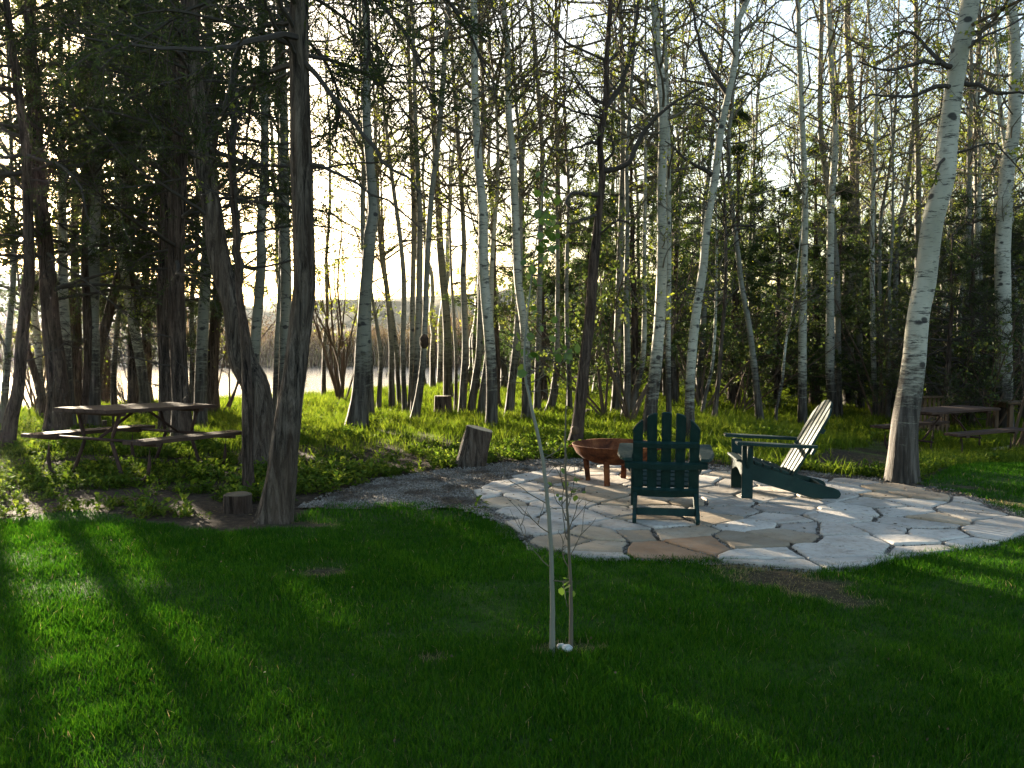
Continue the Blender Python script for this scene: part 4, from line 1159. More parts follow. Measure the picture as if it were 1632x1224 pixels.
# junipers along the bank, seen through the left trunks
for px, d, h, lab in ((120, 18, 8.5, 'dark juniper on the bank behind the trunks at the left end of the picnic table'),
                      (212, 17.5, 8.5, 'dark juniper on the bank behind the trunk that leans right'), (232, 20.2, 8.0, 'dark juniper by the water left of the touching pair of trunks'),
                      (338, 17.5, 8.5, 'dark juniper on the bank between the touching pair and the left-leaning juniper'), (-60, 15, 8.0, 'dark juniper on the bank cut by the left edge of the photo'), (165, 20.5, 8.0, 'dark juniper by the water behind the leaning trunk'), (285, 19.3, 8.5, 'dark juniper by the water hidden behind the touching pair of trunks')):
    x_, y_ = (px - 816) / F * d, d
    e_ = evergreen(px, 690, h, 2.3, lab, 'loose', nb=74, spray=30, size=0.115, h0=0.25, leaf='juniper_leaf', name='juniper_tree')
    e_.location = (x_, y_, float(terrain(x_, y_)))

# leafy bushes catching the sun
def bush(px, py, H, label, stems=7, leaf=900, lsize=0.055, lm='bush_leaf', spread=0.45, group=None, cat='shrub', name='leafy_shrub', twig='twig_brown', k2=7, k3=4, seed=0):
    base = at(px, py); r = np.random.default_rng(int(px * 7 + py) + seed)
    root = empty(name, base, label, cat, group)
    az = r.uniform(0, 6.28, stems); el = r.normal(1.57 - spread, 0.18, stems)
    D = np.stack([np.cos(az) * np.cos(el), np.sin(az) * np.cos(el), np.sin(el)], -1)
    S = r.normal(0, 0.06, (stems, 3)) * np.array([1, 1, 0])
    L = H * r.uniform(0.65, 1.1, stems)
    P0 = grow(S, D, L, 8, 0.10, 0.05, r)
    R0 = np.linspace(1, 0.25, 8)[None] * (0.008 + 0.006 * L[:, None])
    V, Q = tubes(P0, R0, 6)
    mesh_np('stem', V, Q, MAT[twig], smooth=True, parent=root) if stems == 1 else None
    S1, D1, i1, t1 = spawn(P0, k2, 0.25, 1.0, 0.55, r)
    L1 = np.clip(0.35 * L[i1] * r.uniform(0.5, 1.2, len(i1)), 0.2, 1.6)
    P1 = grow(S1, D1, L1, 5, 0.18, 0.08, r)
    S2, D2, i2, t2 = spawn(P1, k3, 0.2, 1.0, 0.6, r)
    P2 = grow(S2, D2, np.clip(0.45 * L1[i2], 0.1, 0.6), 4, 0.2, 0.1, r)
    parts = [(V, Q, 0), (*tubes(P1, np.linspace(1, 0.4, 5)[None] * np.full((len(P1), 1), 0.008), 3), 0), (*tubes(P2, np.linspace(1, 0.5, 4)[None] * np.full((len(P2), 1), 0.005), 3), 0)]
    if leaf:
        w = r.random(len(P2)) ** 2; w /= w.sum()
        ids = r.choice(len(P2), leaf, p=w)
        C = P2[ids, r.integers(1, 4, leaf)] + r.normal(0, 0.035, (leaf, 3))
        Vl, Ql = leaf_quads(C, lsize, r, 0.8)
        parts.append((Vl, Ql, 1))
    V, Q, m = join(parts)
    mesh_np('crown', V, Q, [MAT[twig], MAT[lm]], m, parent=root)
    return root
bush(543, 642, 4.6, 'many-stemmed willow fanning up by the water right of the split-footed juniper', 11, 900, lm='aspen_leaf', spread=0.38)
bush(355, 662, 2.6, 'thin brown multi-stemmed shrub right of the left picnic table', 6, 150, lm='aspen_leaf', spread=0.35)
bush(722, 612, 3.6, 'brown bare shrub at the water edge behind the dark upright stump', 12, 120, lm='aspen_leaf', spread=0.5)
bush(480, 628, 2.0, 'brown bare shrub at the water edge beside the willow fan', 9, 60, lm='aspen_leaf', spread=0.6)
bush(610, 618, 1.3, 'low bare shrub at the water edge behind the slim aspens', 8, 40, lm='aspen_leaf', spread=0.7)
bush(205, 652, 1.2, 'low wispy shrub at the water edge behind the left picnic table', 9, 40, lm='aspen_leaf', spread=0.6)
bush(60, 660, 2.6, 'scraggly bare shrub by the water at the far left', 9, 150, lm='aspen_leaf', spread=0.55)
bush(1402, 668, 3.6, 'yellow-green leafy bush catching the sun left of the big leaning trunk', 7, 1700, lsize=0.07)
bush(1520, 682, 2.2, 'brownish twiggy shrub right behind the right picnic table top', 12, 700)
bush(1575, 690, 2.6, 'green leafy bush behind the right bench', 8, 1600, lsize=0.065)
bush(1120, 655, 3.6, 'yellow-green leafy bush beside the leaning white aspen', 6, 1700, lsize=0.07)
bush(1180, 660, 3.0, 'bright leafy bush left of the slender leaning aspen', 6, 1500, lsize=0.07)
bush(960, 668, 3.4, 'yellow-green leafy bush beside the dark crooked tree', 5, 1200, lsize=0.07)
bush(1010, 675, 3.8, 'tall leafy bush in front of the broad evergreen', 5, 1300, lsize=0.065)
bush(1622, 720, 3.2, 'leafy bush with bright tips at the right edge', 6, 1700, lsize=0.065)
print('understorey', round(time.time() - T0, 1))

# ---- the crowded woods behind: a few kinds, copied
def proto_aspen(i, H):
    r = np.random.default_rng(4000 + i)
    n = 20; z = np.linspace(0, H, n)
    lean = r.normal(0, 0.05, 2)
    P = np.stack([z * lean[0] + np.cumsum(r.normal(0, 0.05, n)), z * lean[1] + np.cumsum(r.normal(0, 0.05, n)), z - 0.05], -1); P[0, :2] = 0
    R = np.linspace(1, 0.08, n) * r.uniform(0.055, 0.11)
    root = empty('aspen_tree', (0, 0, 0), 'x', 'tree')
    V, Q, s = trunk_mesh(P, R, 9, 0.03, i, 0.0, 0.3)
    mesh_np('trunk', V, Q, MAT['aspen_bark' if i % 3 == 0 else 'aspen_bark_shaded'], smooth=True, attrs={'furrow': np.clip(1 - (s - 0.3) / 2.2, 0, 1)}, parent=root)
    V, Q, m = crown_aspen(P, R, H, r, h0=0.28, nb=28, leaf=1500, lsize=0.065, Lb=1.5, k2=5, k3=3, thick=0.9, low=5)
    mesh_np('crown', V, Q, [MAT['twig'], MAT['aspen_leaf']], m, parent=root)
    return root

def copy_tree(o, loc, rz, sc):
    c = o.copy(); COL.objects.link(c)
    c.location = loc; c.rotation_euler = (0, 0, rz); c.scale = (sc, sc, sc)
    for ch in o.children:
        d = ch.copy(); COL.objects.link(d); d.parent = c
    return c

protos = [proto_aspen(i, h) for i, h in enumerate((11, 12, 13, 14, 12.5, 13.5, 10.5, 14.5))]
r = np.random.default_rng(77)
spots = []
tries = 0
while len(spots) < 118 and tries < 20000:
    tries += 1
    px = r.uniform(760, 1720); d = math.sqrt(r.uniform(19.5 ** 2, 58 ** 2))
    x, y = (px - 816) / F * d, d
    if shore(x, y) > -1.0: continue
    if any((x - a) ** 2 + (y - b2) ** 2 < 0.9 for a, b2 in spots): continue
    spots.append((x, y))
# sparser row along the water at the left
for px, d in ((470, 20), (515, 22.5), (690, 25), (676, 27), (742, 27), (700, 29.5), (760, 24), (590, 23.5), (230, 17), (180, 18), (60, 17)):
    spots.append(((px - 816) / F * d, d))
G = 'slender aspens crowding the woods behind the patio'
LB = 'slender grey-barked aspen, one of the crowd deep in the woods'
for k, (x, y) in enumerate(spots):
    p = protos[k % len(protos)]
    loc = (float(x), float(y), float(terrain(x, y)))
    if k < len(protos):
        p.location = loc; o = p
    else:
        o = copy_tree(p, loc, r.uniform(0, 6.28), r.uniform(0.8, 1.15))
    o['label'] = LB; o['group'] = G

# dark evergreens among them
ever = [evergreen(1000, 640, h, l, 'x', sh, nb=52, size=0.15, spray=20) for h, l, sh in ((5.2, 2.0, 'loose'), (7, 2.1, 'cone'), (4.2, 1.9, 'loose'))]
es = []
tries = 0
while len(es) < 62 and tries < 9000:
    tries += 1
    px = r.uniform(850, 1740); d = math.sqrt(r.uniform(21 ** 2, 52 ** 2))
    x, y = (px - 816) / F * d, d
    if shore(x, y) > -2: continue
    if any((x - a) ** 2 + (y - b2) ** 2 < 4 for a, b2 in es): continue
    es.append((x, y))
for k, (x, y) in enumerate(es):
    p = ever[k % 3]; loc = (float(x), float(y), float(terrain(x, y)))
    if k < 3: p.location = loc; o = p
    else: o = copy_tree(p, loc, r.uniform(0, 6.28), r.uniform(0.75, 1.3))
    o['label'] = 'shaded dark evergreen, one of those scattered deep among the aspens'; o['group'] = 'evergreens deep in the woods'
# far-bank trees
for px, d, h, lab in ((192, 76, 4.2, 'bare dark tree on the far river bank, left of a smaller one'), (214, 78, 3.6, 'smaller bare dark tree on the far river bank'), (62, 74, 5.5, 'leafy tree on the far river bank at the far left')):
    x, y = (px - 816) / F * d, d
    rr = np.random.default_rng(px)
    root = empty('bare_tree', (x, y, float(terrain(x, y))), lab, 'tree')
    P = np.stack([np.cumsum(rr.normal(0, 0.06, 12)), np.zeros(12), np.linspace(0, h, 12)], -1)
    R = np.linspace(0.42, 0.05, 12)
    V, Q, s = trunk_mesh(P, R, 8, 0.1, px, 0, 0.3)
    mesh_np('trunk', V, Q, MAT['dark_bark'], smooth=True, attrs={'furrow': s * 0}, parent=root)
    V, Q, m = crown_aspen(P, R, h, rr, h0=0.3, nb=16, leaf=0 if px > 100 else 1500, lsize=0.25, Lb=2.2, thick=4.0, k2=5, k3=3)
    mesh_np('crown', V, Q, [MAT['twig_dark'], MAT['bush_leaf']], m, parent=root)
print('woods', len(spots), len(es), round(time.time() - T0, 1))
# ------------------------------------------------------------------ Adirondack chairs
def chair(loc, rz, label):
    root = empty('adirondack_chair', loc, label, 'chair', None, rz)
    g = MAT['green']
    for s in (-1, 1):
        m = MB(); m.box((s * 0.292, -0.055, 0.255), (0.032, 0.105, 0.51)); m.build('front_leg', g, root, 0.004)
        # long side rail running down to the rear foot
        poly = [(-0.005, 0.345), (-0.005, 0.205), (-0.10, 0.175), (-0.40, 0.085), (-0.70, 0.0), (-0.90, 0.0), (-0.935, 0.018), (-0.945, 0.05), (-0.925, 0.085), (-0.88, 0.105), (-0.62, 0.165), (-0.46, 0.225), (-0.25, 0.29), (-0.10, 0.335)]
        m = MB(); m.prism(poly, 'x', s * 0.260 - 0.0155, s * 0.260 + 0.0155); m.build('side_rail', g, root, 0.004)
        # arm board
        c = s * 0.345
        arm = [(c - s * 0.055, 0.065), (c + s * 0.055, 0.065), (c + s * 0.075, 0.045), (c + s * 0.075, -0.42), (c + s * 0.045, -0.62), (c + s * 0.010, -0.70), (c - s * 0.055, -0.70), (c - s * 0.055, -0.40), (c - s * 0.070, -0.2), (c - s * 0.070, 0.045)]
        m = MB(); m.prism(arm, 'z', 0.512, 0.540); m.v = [(x, y, z + 0.014 + 0.045 * y) for x, y, z in m.v]; m.build('arm', g, root, 0.005)
        br = [(-0.02, 0.508), (-0.14, 0.508), (-0.08, 0.36), (-0.055, 0.27), (-0.045, 0.27)]
        m = MB(); m.prism([(s * 0.312, 0.508), (s * 0.395, 0.508), (s * 0.385, 0.45), (s * 0.335, 0.33), (s * 0.312, 0.29)], 'y', -0.072, -0.04); m.build('arm_bracket', g, root, 0.003)
    # front apron with a shallow arch
    ap = [(-0.244, 0.335), (0.244, 0.335), (0.244, 0.20)] + [(0.244 - 0.488 * t, 0.20 + 0.06 * math.sin(math.pi * t)) for t in np.linspace(0.1, 0.9, 9)] + [(-0.244, 0.20)]
    m = MB(); m.prism(ap, 'y', -0.036, -0.006); m.build('front_apron', g, root, 0.003)
    # seat slats following the rails
    m = MB()
    ys = [0.005, -0.082, -0.166, -0.250, -0.334, -0.418]
    zt = lambda y: np.interp(y, [-0.62, -0.46, -0.25, -0.10, 0.0], [0.165, 0.228, 0.293, 0.338, 0.348])
    for i, y in enumerate(ys):
        a = math.atan2(zt(y + 0.03) - zt(y - 0.03), 0.06)
        R = [(1, 0, 0), (0, math.cos(a), -math.sin(a)), (0, math.sin(a), math.cos(a))]
        m.box((0, y, zt(y) + 0.0135), (0.552, 0.074, 0.022), R)
    m.build('seat', g, root, 0.004)
    # back: five arched slats
    th = math.radians(29)
    by, bz = -0.462, 0.175
    def bk(t, off=0.0): return (by - math.sin(th) * t - math.cos(th) * off, bz + math.cos(th) * t - math.sin(th) * off)
    R = np.array([(1, 0, 0), (0, math.cos(th), -math.sin(th)), (0, math.sin(th), math.cos(th))])
    for k, (x0, hl, hr) in enumerate(((-0.236, 0.70, 0.785), (-0.118, 0.82, 0.853), (0, 0.87, 0.87), (0.118, 0.853, 0.82), (0.236, 0.785, 0.70))):
        w = 0.0415
        n = 14
        top = []
        for q in range(n + 1):
            u = -w + 2 * w * q / n
            base = 0.872 - 0.165 * (abs(x0 + u) / 0.2775) ** 2.6
            top.append((u, base - 0.010 * abs(u / w) ** 5))
        poly = [(-w, 0.0), (w, 0.0)] + top[::-1]
        P, nF = [], len(poly)
        for off in (0.0, 0.022):
            for u, t in poly:
                y, z = bk(t, off); P.append((x0 + u, y, z))
        m = MB(); m.add(P, [tuple(range(nF)), tuple(range(nF, 2 * nF))[::-1]] + [(i, (i + 1) % nF, nF + (i + 1) % nF, nF + i) for i in range(nF)])
        m.build('back_slat', g, root, 0.004)
    for t, wd, hh, nm in ((0.055, 0.556, 0.075, 'lower_back_rail'), (0.345, 0.70, 0.06, 'arm_rail'), (0.565, 0.545, 0.05, 'upper_back_rail')):
        n = 12; P = []
        for off, z_ in ((0.0245, -hh / 2), (0.0245, hh / 2)):
            for q in range(n + 1):
                u = -wd / 2 + wd * q / n
                y, z = bk(t + z_, off); P.append((u, y, z))
        for off0, z_ in ((0.0245, -hh / 2), (0.0245, hh / 2)):
            for q in range(n + 1):
                u = -wd / 2 + wd * q / n
                bow = 0.026 + 0.018 * math.cos(math.pi * u / wd)
                y, z = bk(t + z_, off0 + bow); P.append((u, y, z))
        N = n + 1; fc = []
        for q in range(n):
            fc += [(q, q + 1, N + q + 1, N + q), (2 * N + q, 3 * N + q, 3 * N + q + 1, 2 * N + q + 1), (q, 2 * N + q, 2 * N + q + 1, q + 1), (N + q, N + q + 1, 3 * N + q + 1, 3 * N + q)]
        fc += [(0, N, 3 * N, 2 * N), (n, 2 * N + n, 3 * N + n, N + n)]
        m = MB(); m.add(P, fc); m.build(nm, g, root, 0.003)
    m = MB(); m.box((0, -0.80, 0.085), (0.488, 0.026, 0.062)); m.build('rear_stretcher', g, root, 0.003)
    return root

ST = 0.03   # flagstone tops above the soil
c1 = at(1061, 840.5)
a1 = math.radians(-9)
f1 = np.array([math.sin(math.radians(9)), math.cos(math.radians(9))])
o1 = c1[:2] + f1 * 0.88
chair((o1[0], o1[1], ST), a1, 'dark green slatted chair seen from behind, facing the fire pit')
n2 = at(1186, 799); r2 = at(1335, 805)
f2 = (n2 - r2)[:2]; f2 /= np.linalg.norm(f2)
f2 = np.array([-0.997, 0.075])
a2 = math.atan2(f2[1], f2[0]) - math.pi / 2
right2 = np.array([f2[1], -f2[0]])      # sitter's right
# the near leg is the sitter's left
o2 = n2[:2] + right2 * 0.29 + f2 * 0.03
chair((o2[0], o2[1], ST), a2, 'dark green slatted chair seen from the side, its back reclined to the right')

# ------------------------------------------------------------------ fire pit
fp = np.array([1.11, 9.42])
fr = empty('fire_pit', (fp[0], fp[1], ST - 0.03), 'rusty round steel fire bowl on flat bar legs in front of the patio chairs', 'fire pit', None, 0.3)
m = MB()
prof = [(0.02, 0.225), (0.14, 0.228), (0.26, 0.25), (0.36, 0.295), (0.425, 0.35), (0.458, 0.41), (0.463, 0.432), (0.470, 0.436), (0.468, 0.442), (0.452, 0.441), (0.445, 0.41), (0.41, 0.355), (0.345, 0.305), (0.25, 0.262), (0.14, 0.24), (0.02, 0.238)]
m.lathe(prof, 56); m.build('bowl', MAT['rust'], fr, smooth=True)
for k in range(4):
    a = math.radians(k * 90 + 157) - 0.3
    c, s = math.cos(a), math.sin(a)
    m = MB()
    Rz = np.array([(c, -s, 0), (s, c, 0), (0, 0, 1)])
    pts_ = [(0.285, 0.0), (0.325, 0.0), (0.365, 0.30), (0.31, 0.265)]
    P = [(u, -0.027, z) for u, z in pts_] + [(u, 0.027, z) for u, z in pts_]
    P = np.array(P) @ Rz.T
    m.add(P, [(0, 1, 2, 3), (4, 7, 6, 5), (0, 4, 5, 1), (1, 5, 6, 2), (2, 6, 7, 3), (3, 7, 4, 0)])
    m.build('leg', MAT['rust'], fr, 0.004)
for k in (0, 1):
    a = math.radians(165 + 180 * k) - 0.3
    c, s = math.cos(a), math.sin(a)
    pts_ = [(0.45, -0.05, 0.40), (0.50, -0.05, 0.405), (0.50, 0.05, 0.405), (0.45, 0.05, 0.40)]
    P = [(x * c - y * s, x * s + y * c, z) for x, y, z in pts_]
    m = MB(); m.tube(P, 0.007, 8); m.build('handle', MAT['rust'], fr, smooth=True)

# ------------------------------------------------------------------ saplings
def sapling(px, w, label, mat, leafspec, twigs, name, r0):
    base = at(*px[0]); Yb = base[1]
    root = empty(name, base, label, 'sapling')
    P = [atY(q[0], q[1], Yb) - base for q in px]; P[0][2] -= 0.03
    W = np.interp(np.linspace(0, 1, len(P)), np.linspace(0, 1, len(w)), w) / F * Yb / 2
    Pd, Rd = smoothline(P, W, 0.05)
    r = np.random.default_rng(r0)
    Pd[2:] += np.cumsum(r.normal(0, 0.0012, (len(Pd) - 2, 3)), 0) * np.array([1, 1, 0])
    V, Q, s = trunk_mesh(Pd, Rd, 12, 0.02, r0, 0, 0.5)
    mesh_np('trunk', V, Q, MAT[mat], smooth=True, parent=root)
    S, D, L = [], [], []
    for (bx, by, ex_, ey, dy) in twigs:
        a = atY(bx, by, Yb) - base; b = atY(ex_, ey, Yb + dy) - base
        S.append(a); D.append(b - a); L.append(np.linalg.norm(b - a))
    parts = []
    if S:
        P1 = grow(np.array(S), np.array(D), np.array(L), 8, 0.10, 0.03, r)
        parts.append((*tubes(P1, np.linspace(1, 0.35, 8)[None] * np.full((len(P1), 1), 0.0034), 5), 0))
        S2, D2, i2, t2 = spawn(P1, 3, 0.3, 1, 0.7, r)
        P2 = grow(S2, D2, r.uniform(0.04, 0.16, len(S2)), 5, 0.2, 0.05, r)
        parts.append((*tubes(P2, np.linspace(1, 0.4, 5)[None] * np.full((len(P2), 1), 0.0022), 4), 0))
    for (cx, cy, sx_, sy_, n, size) in leafspec:
        C = np.array([atY(r.normal(cx, sx_), r.normal(cy, sy_), Yb + r.normal(0, 0.05)) - base for _ in range(n)])
        # short petioles from the nearest stem point
        d = np.linalg.norm(Pd[None] - C[:, None], axis=2); near = Pd[d.argmin(1)]
        mid = (near + C) / 2 + r.normal(0, 0.01, C.shape)
        parts.append((*tubes(np.stack([near, mid, C], 1), np.full((n, 3), 0.0012), 3), 0))
        # rounded leaves: six-sided blades, hanging
        nn = nrm(r.normal(size=(n, 3)) + np.array([0, -0.6, 0])); up = nrm(np.cross(nn, r.normal(size=(n, 3))))
        up = nrm(np.array([0, 0, -1.0]) + 0.8 * r.normal(size=(n, 3))); sd = nrm(np.cross(up, nn))
        sz = (size * r.uniform(0.6, 1.2, n))[:, None]
        ring = [C, C + (up * 0.25 + sd * 0.42) * sz, C + (up * 0.65 + sd * 0.40) * sz, C + up * sz, C + (up * 0.65 - sd * 0.40) * sz, C + (up * 0.25 - sd * 0.42) * sz]
        Vl = np.stack(ring, 1).reshape(-1, 3)
        q = np.array([(0, 1, 2, 3), (0, 3, 4, 5)])
        parts.append((Vl, (q[None] + (np.arange(n) * 6)[:, None, None]).reshape(-1, 4), 1))
    V, Q, m = join(parts)
    mesh_np('crown', V, Q, [MAT['twig'], MAT['young_leaf']], m, parent=root)
sapling([(880, 1042), (881, 960), (880, 880), (875, 800), (867, 730), (857, 680), (845, 630), (838, 590), (838, 555), (842, 510), (848, 455), (856, 400), (865, 340), (871, 290), (874, 262)],
        [7.5, 6.8, 6.2, 5.2, 4, 3, 2.2, 1.6, 1.1], 'pale-barked leafy sapling planted in the lawn in front of the patio', 'pale_bark',
        [(876, 300, 12, 22, 13, 0.048), (868, 345, 14, 22, 17, 0.048), (862, 390, 13, 22, 15, 0.048), (858, 440, 14, 24, 10, 0.046), (850, 500, 17, 22, 7, 0.044), (838, 550, 14, 18, 10, 0.05), (885, 560, 12, 22, 9, 0.045), (905, 545, 12, 20, 6, 0.045)],
        [(878, 905, 800, 842, .1), (877, 850, 815, 800, -.1), (875, 805, 800, 762, .15), (881, 925, 912, 930, -.1), (840, 600, 880, 570, .05), (838, 580, 800, 545, .05), (840, 612, 905, 592, -.1), (839, 612, 810, 607, .0), (842, 625, 880, 618, .1), (866, 730, 900, 722, .1)],
        'sapling', 31)
sapling([(910, 1038), (909, 960), (906, 880), (902, 810), (899, 740), (899, 690), (901, 640), (903, 590)], [5.5, 5, 4, 3, 2, 1.2],
        'thin brown sapling standing right beside the pale-barked one', 'twig', [(915, 770, 8, 14, 9, 0.035), (905, 930, 8, 8, 6, 0.04), (890, 800, 10, 20, 4, 0.03)],
        [(907, 905, 880, 860, .1), (905, 850, 925, 800, -.1), (903, 830, 875, 780, .1), (902, 815, 922, 770, .0), (900, 780, 880, 745, -.1), (900, 770, 915, 735, .1), (906, 890, 930, 850, .05), (904, 860, 880, 800, -.05), (900, 745, 880, 735, .1)],
        'sapling', 32)
def rock(px, py, r_, label, seed, name='rock'):
    c = at(px, py); r = np.random.default_rng(seed)
    m = MB(); n = 12; prof = []
    for i in range(7):
        a = math.pi * i / 6
        prof.append((max(r_ * math.sin(a), 0.001), -r_ * 0.7 * math.cos(a)))
    m.lathe(prof, n)
    m.v = [(x * (1 + 0.35 * (vnoise(x * 40, y * 40 + z * 35, 1, seed) - 0.5)) * 1.25, y * (1 + 0.35 * (vnoise(x * 30 + z * 30, y * 30, 1, seed + 3) - 0.5)), z) for x, y, z in m.v]
    o = m.build(name, MAT['rock'], None); o.location = (c[0], c[1], c[2] + r_ * 0.45 + 0.02); o.rotation_euler = (0.2, 0.1, r.uniform(0, 3))
    tag(o, label, 'rock')
rock(895, 1040, 0.022, 'small white rock at the foot of the pale sapling, the left of two', 3)
rock(904, 1043, 0.026, 'slightly larger white rock between the feet of the two saplings', 8)

# ------------------------------------------------------------------ stumps and posts
def stump(px, py, wpx, h, label, lean=0.0, bark='juniper_bark', name='tree_stump', cat='stump', flare=0.25, cut='cut'):
    b = at(px, py); R0 = wpx / F * b[1] / 2
    b = b + np.array([0, R0, 0]); b[2] = terrain(b[0], b[1])
    root = empty(name, b, label, cat)
    n = 14; z = np.linspace(-0.04, h, n)
    P = np.stack([lean * z, np.zeros(n), z], -1)
    R = R0 * (0.93 + 0 * z)
    V, Q, s = trunk_mesh(P, R, 32, 0.06, int(px), 0.07, flare)
    mesh_np('stump_side', V, Q, MAT[bark], smooth=True, attrs={'furrow': np.ones(len(s))}, parent=root)
    top = V[-32:]; c = top.mean(0)
    Vt = np.vstack([top * 1.0, (top - c) * 0.9 + c + np.array([0, 0, 0.006]), c[None] + np.array([0, 0, 0.006])])
    Q2 = np.array([(k, (k + 1) % 32, 32 + (k + 1) % 32, 32 + k) for k in range(32)])
    T = np.array([(32 + k, 32 + (k + 1) % 32, 64) for k in range(32)])
    Vt[:, :2] -= c[:2]
    o = mesh_np('cut_face', Vt, Q2, MAT[cut], parent=root, tris=T)
    o.location = (c[0], c[1], 0)
    return root
stump(749, 746, 47, 0.46, 'leaning barked stump with a pale sawn top at the gravel edge', 0.26)
stump(705, 664, 28, 0.40, 'dark upright stump at the wood edge below a grey aspen', 0.0, 'dark_bark', cut='cut_old')
stump(373, 821, 46, 0.165, 'low dark stump on bare soil left of the split-footed juniper', 0.0, 'dark_bark', flare=0.12, cut='cut_old')
stump(939, 663, 11, 0.12, 'tiny cut stump in the grass right of the dark crooked tree', 0.1, 'dark_bark')
stump(165, 692, 8, 0.22, 'short wooden post in the grass behind the left picnic table', 0.0, 'dark_bark', 'wooden_post', 'post', 0.0)
b = at(181, 690)
m = MB(); m.tube([(0, 0, -0.05), (0.005, 0, 0.35), (-0.004, 0, 0.74)], [0.022, 0.02, 0.017], 7)
o = m.build('stake', MAT['dark_bark']); o.location = tuple(b); tag(o, 'thin dark stake sticking up behind the left picnic table', 'stake')

# ------------------------------------------------------------------ picnic tables
def plank_set(m, L, widths, gap, z, t, y0):
    y = y0
    for w in widths:
        m.box((rng.uniform(-0.006, 0.006), y + w / 2, z), (L, w - gap, t)); y += w

def picnic(loc, rz, label, style, L=1.83):
    root = empty('picnic_table', loc, label, 'picnic table', None, rz)
    wood, pipe = MAT['table_wood'], MAT['pipe']
    m = MB(); plank_set(m, L, [0.148] * 5, 0.008, 0.735, 0.04, -0.37); m.build('tabletop', wood, root, 0.004)
    for s in (-1, 1):
        m = MB(); plank_set(m, L, [0.125, 0.125], 0.007, 0.425, 0.04, s * 0.70 - 0.125); m.build('bench', wood, root, 0.004)
    xs = L / 2 - 0.27
    for e in (-1, 1):
        x = e * xs
        m = MB(); m.box((x, 0, 0.695), (0.085, 0.68, 0.038)); m.build('top_cleat', wood, root, 0.003)
        for s in (-1, 1):
            m = MB(); m.box((x, s * 0.70, 0.388), (0.085, 0.24, 0.032)); m.build('bench_cleat', wood, root, 0.003)
            if style == 'pinched':
                m = MB(); m.tube([(x, s * 0.28, 0.675), (x, s * 0.20, 0.45), (x, s * 0.19, 0.38), (x, s * 0.24, 0.26), (x, s * 0.33, 0.04), (x, s * 0.40, 0.0), (x, s * 0.50, -0.005), (x, s * 0.62, 0.0), (x, s * 0.68, 0.05), (x, s * 0.70, 0.16), (x, s * 0.70, 0.372)], 0.021, 10)
                m.build('leg', pipe, root, smooth=True)
            else:
                m = MB(); m.tube([(x, s * 0.17, 0.675), (x, s * 0.17, 0.40), (x, s * 0.17, 0.14), (x, s * 0.20, 0.05), (x, s * 0.27, 0.008), (x, s * 0.45, 0.0), (x, s * 0.60, 0.008), (x, s * 0.68, 0.05), (x, s * 0.72, 0.14), (x, s * 0.72, 0.372)], 0.019, 10)
                m.build('leg', pipe, root, smooth=True)
        zc = 0.41 if style == 'pinched' else 0.24
        m = MB(); m.tube([(x, -0.20, zc), (x, 0.20, zc)] if style != 'pinched' else [(x, -0.575, zc), (x, 0.575, zc)], 0.017, 8); m.build('crossbar', pipe, root, smooth=True)
        m = MB(); m.tube([(x - e * 0.02, 0, zc + 0.01), (e * 0.10, 0, 0.705)], 0.017, 8); m.build('brace', pipe, root, smooth=True)
    return root
pa = [at(62, 745), at(248, 755), at(199, 725), at(361, 736)]
cL = sum(pa) / 4
cL = (-4.36, 10.3)
picnic((cL[0], cL[1], float(terrain(cL[0], cL[1])) + 0.02), math.radians(71), 'weathered wooden picnic table on bent pipe legs among weeds at the left', 'pinched').rotation_euler = (math.radians(1.0), math.radians(2.2), math.radians(71))
cR = (7.4, 15.0)
picnic((cR[0], cR[1], float(terrain(*cR))), math.radians(29), 'brown picnic table on curved pipe legs on the grass at the right', 'curved')

# brown slatted panel and a rough timber table behind the right picnic table
b = at(1486, 692)
pn = empty('slatted_panel', b, 'low brown slatted wooden panel half hidden by the big leaning trunk', 'wooden panel', None, math.radians(8))
m = MB()
for k in range(8): m.box((-0.36 + k * 0.095, 0, 0.36), (0.055, 0.022, 0.72))
m.build('slat_row', MAT['old_wood'], pn, 0.003)
m = MB(); m.box((-0.02, -0.002, 0.74), (0.86, 0.12, 0.035)); m.build('top_board', MAT['old_wood'], pn, 0.004)
m = MB(); m.box((-0.02, 0.03, 0.16), (0.80, 0.03, 0.06)); m.build('rail', MAT['old_wood'], pn, 0.003)
m = MB(); m.tube([(-0.36, -0.03, 0.08), (0.30, -0.03, 0.66)], 0.02, 6); m.build('brace', MAT['old_wood'], pn)
b = at(1625, 694)
tb = empty('timber_table', b, 'rough dark timber table in shade at the right edge', 'table', None, math.radians(5))
m = MB(); plank_set(m, 0.9, [0.15] * 4, 0.008, 0.66, 0.04, -0.3); m.build('tabletop', MAT['old_wood'], tb, 0.004)
for sx_ in (-1, 1):
    for sy_ in (-1, 1):
        m = MB(); m.box((sx_ * 0.36, sy_ * 0.22, 0.30), (0.08, 0.08, 0.64)); m.build('leg', MAT['old_wood'], tb, 0.004)
    m = MB(); m.box((sx_ * 0.36, 0, 0.60), (0.05, 0.36, 0.08)); m.build('apron', MAT['old_wood'], tb, 0.003)
print('objects', round(time.time() - T0, 1))
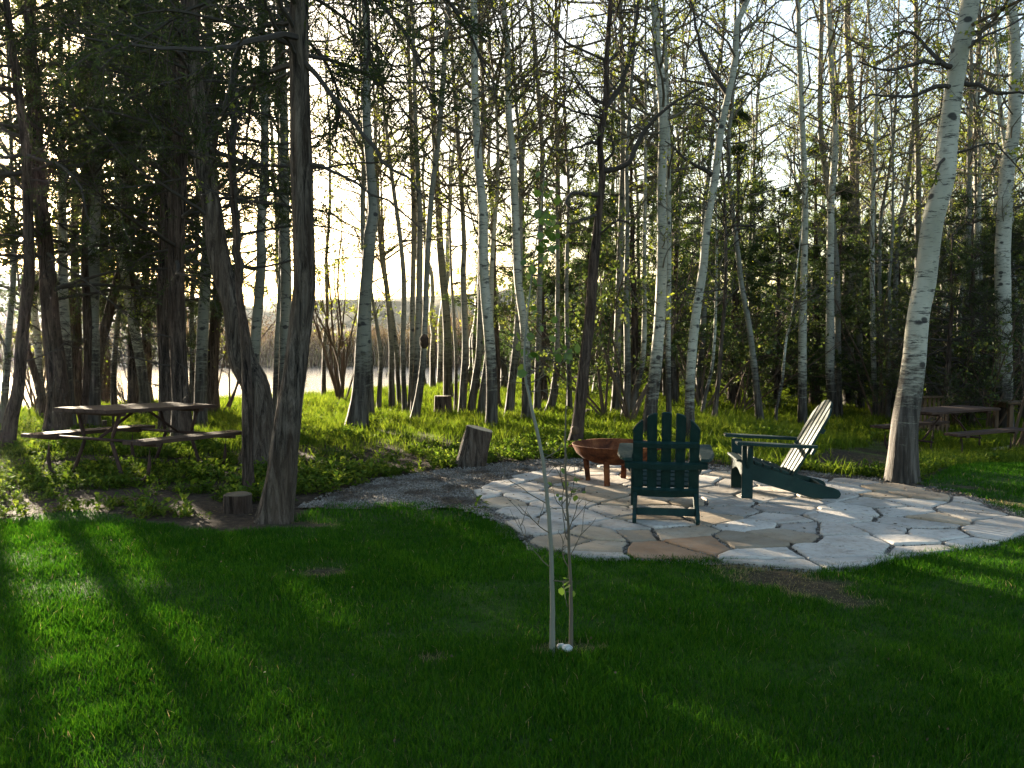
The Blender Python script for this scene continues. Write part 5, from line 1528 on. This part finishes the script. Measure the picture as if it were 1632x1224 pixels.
# ------------------------------------------------------------------ light, air, camera
SUN_AZ = -32.5      # degrees right of the view axis
SUN_EL = 8.5
az, el = math.radians(SUN_AZ), math.radians(SUN_EL)
sd = np.array([math.sin(az) * math.cos(el), math.cos(az) * math.cos(el), math.sin(el)])
from mathutils import Vector
sl = bpy.data.lights.new('sun', 'SUN'); sl.energy = 4.5; sl.angle = math.radians(0.8); sl.color = (1.0, 0.84, 0.62)
so = bpy.data.objects.new('sun', sl); link(so)
so.rotation_euler = Vector(tuple(-sd)).to_track_quat('-Z', 'Y').to_euler()
w = bpy.data.worlds.new('World'); SC.world = w; w.use_nodes = True
nt = w.node_tree; nt.nodes.clear()
sky = nt.nodes.new('ShaderNodeTexSky'); sky.sky_type = 'NISHITA'; sky.sun_disc = False
sky.sun_elevation = el; sky.sun_rotation = az
sky.air_density = 1.0; sky.dust_density = 3.0; sky.ozone_density = 1.0; sky.altitude = 300
bg = nt.nodes.new('ShaderNodeBackground'); bg.inputs['Strength'].default_value = 0.06
out = nt.nodes.new('ShaderNodeOutputWorld')
nt.links.new(sky.outputs[0], bg.inputs['Color']); nt.links.new(bg.outputs[0], out.inputs['Surface'])

if HAZE:
    m, nt2, nn, ll = newmat('haze_air')
    vo = nn.new('ShaderNodeVolumePrincipled')
    vo.inputs['Color'].default_value = (0.82, 0.88, 1.0, 1)
    vo.inputs['Density'].default_value = 0.00012
    vo.inputs['Anisotropy'].default_value = 0.88
    oo = nn.new('ShaderNodeOutputMaterial'); ll.new(vo.outputs[0], oo.inputs['Volume'])
    mb = MB(); mb.box((0, 130, 11.5), (900, 440, 29))
    o = mb.build('haze', m); tag(o, kind='stuff')

cam = bpy.data.cameras.new('camera'); co = bpy.data.objects.new('camera', cam); link(co)
cam.sensor_fit = 'HORIZONTAL'; cam.angle = 2 * math.atan(816 / F)
cam.clip_start = 0.05; cam.clip_end = 3000
co.location = (0, 0, CAMZ); co.rotation_euler = (math.pi / 2 - PITCH, 0, 0)
SC.camera = co
vs = SC.view_settings
vs.view_transform = 'Standard'; vs.look = 'None'; vs.exposure = 3.3; vs.gamma = 1.0
SC.render.engine = 'CYCLES'
cy = SC.cycles
cy.max_bounces = 6; cy.diffuse_bounces = 3; cy.glossy_bounces = 3; cy.transmission_bounces = 4; cy.volume_bounces = 0; cy.transparent_max_bounces = 4
cy.use_denoising = True
print('script', round(time.time() - T0, 1), 'objects', len(SC.objects))
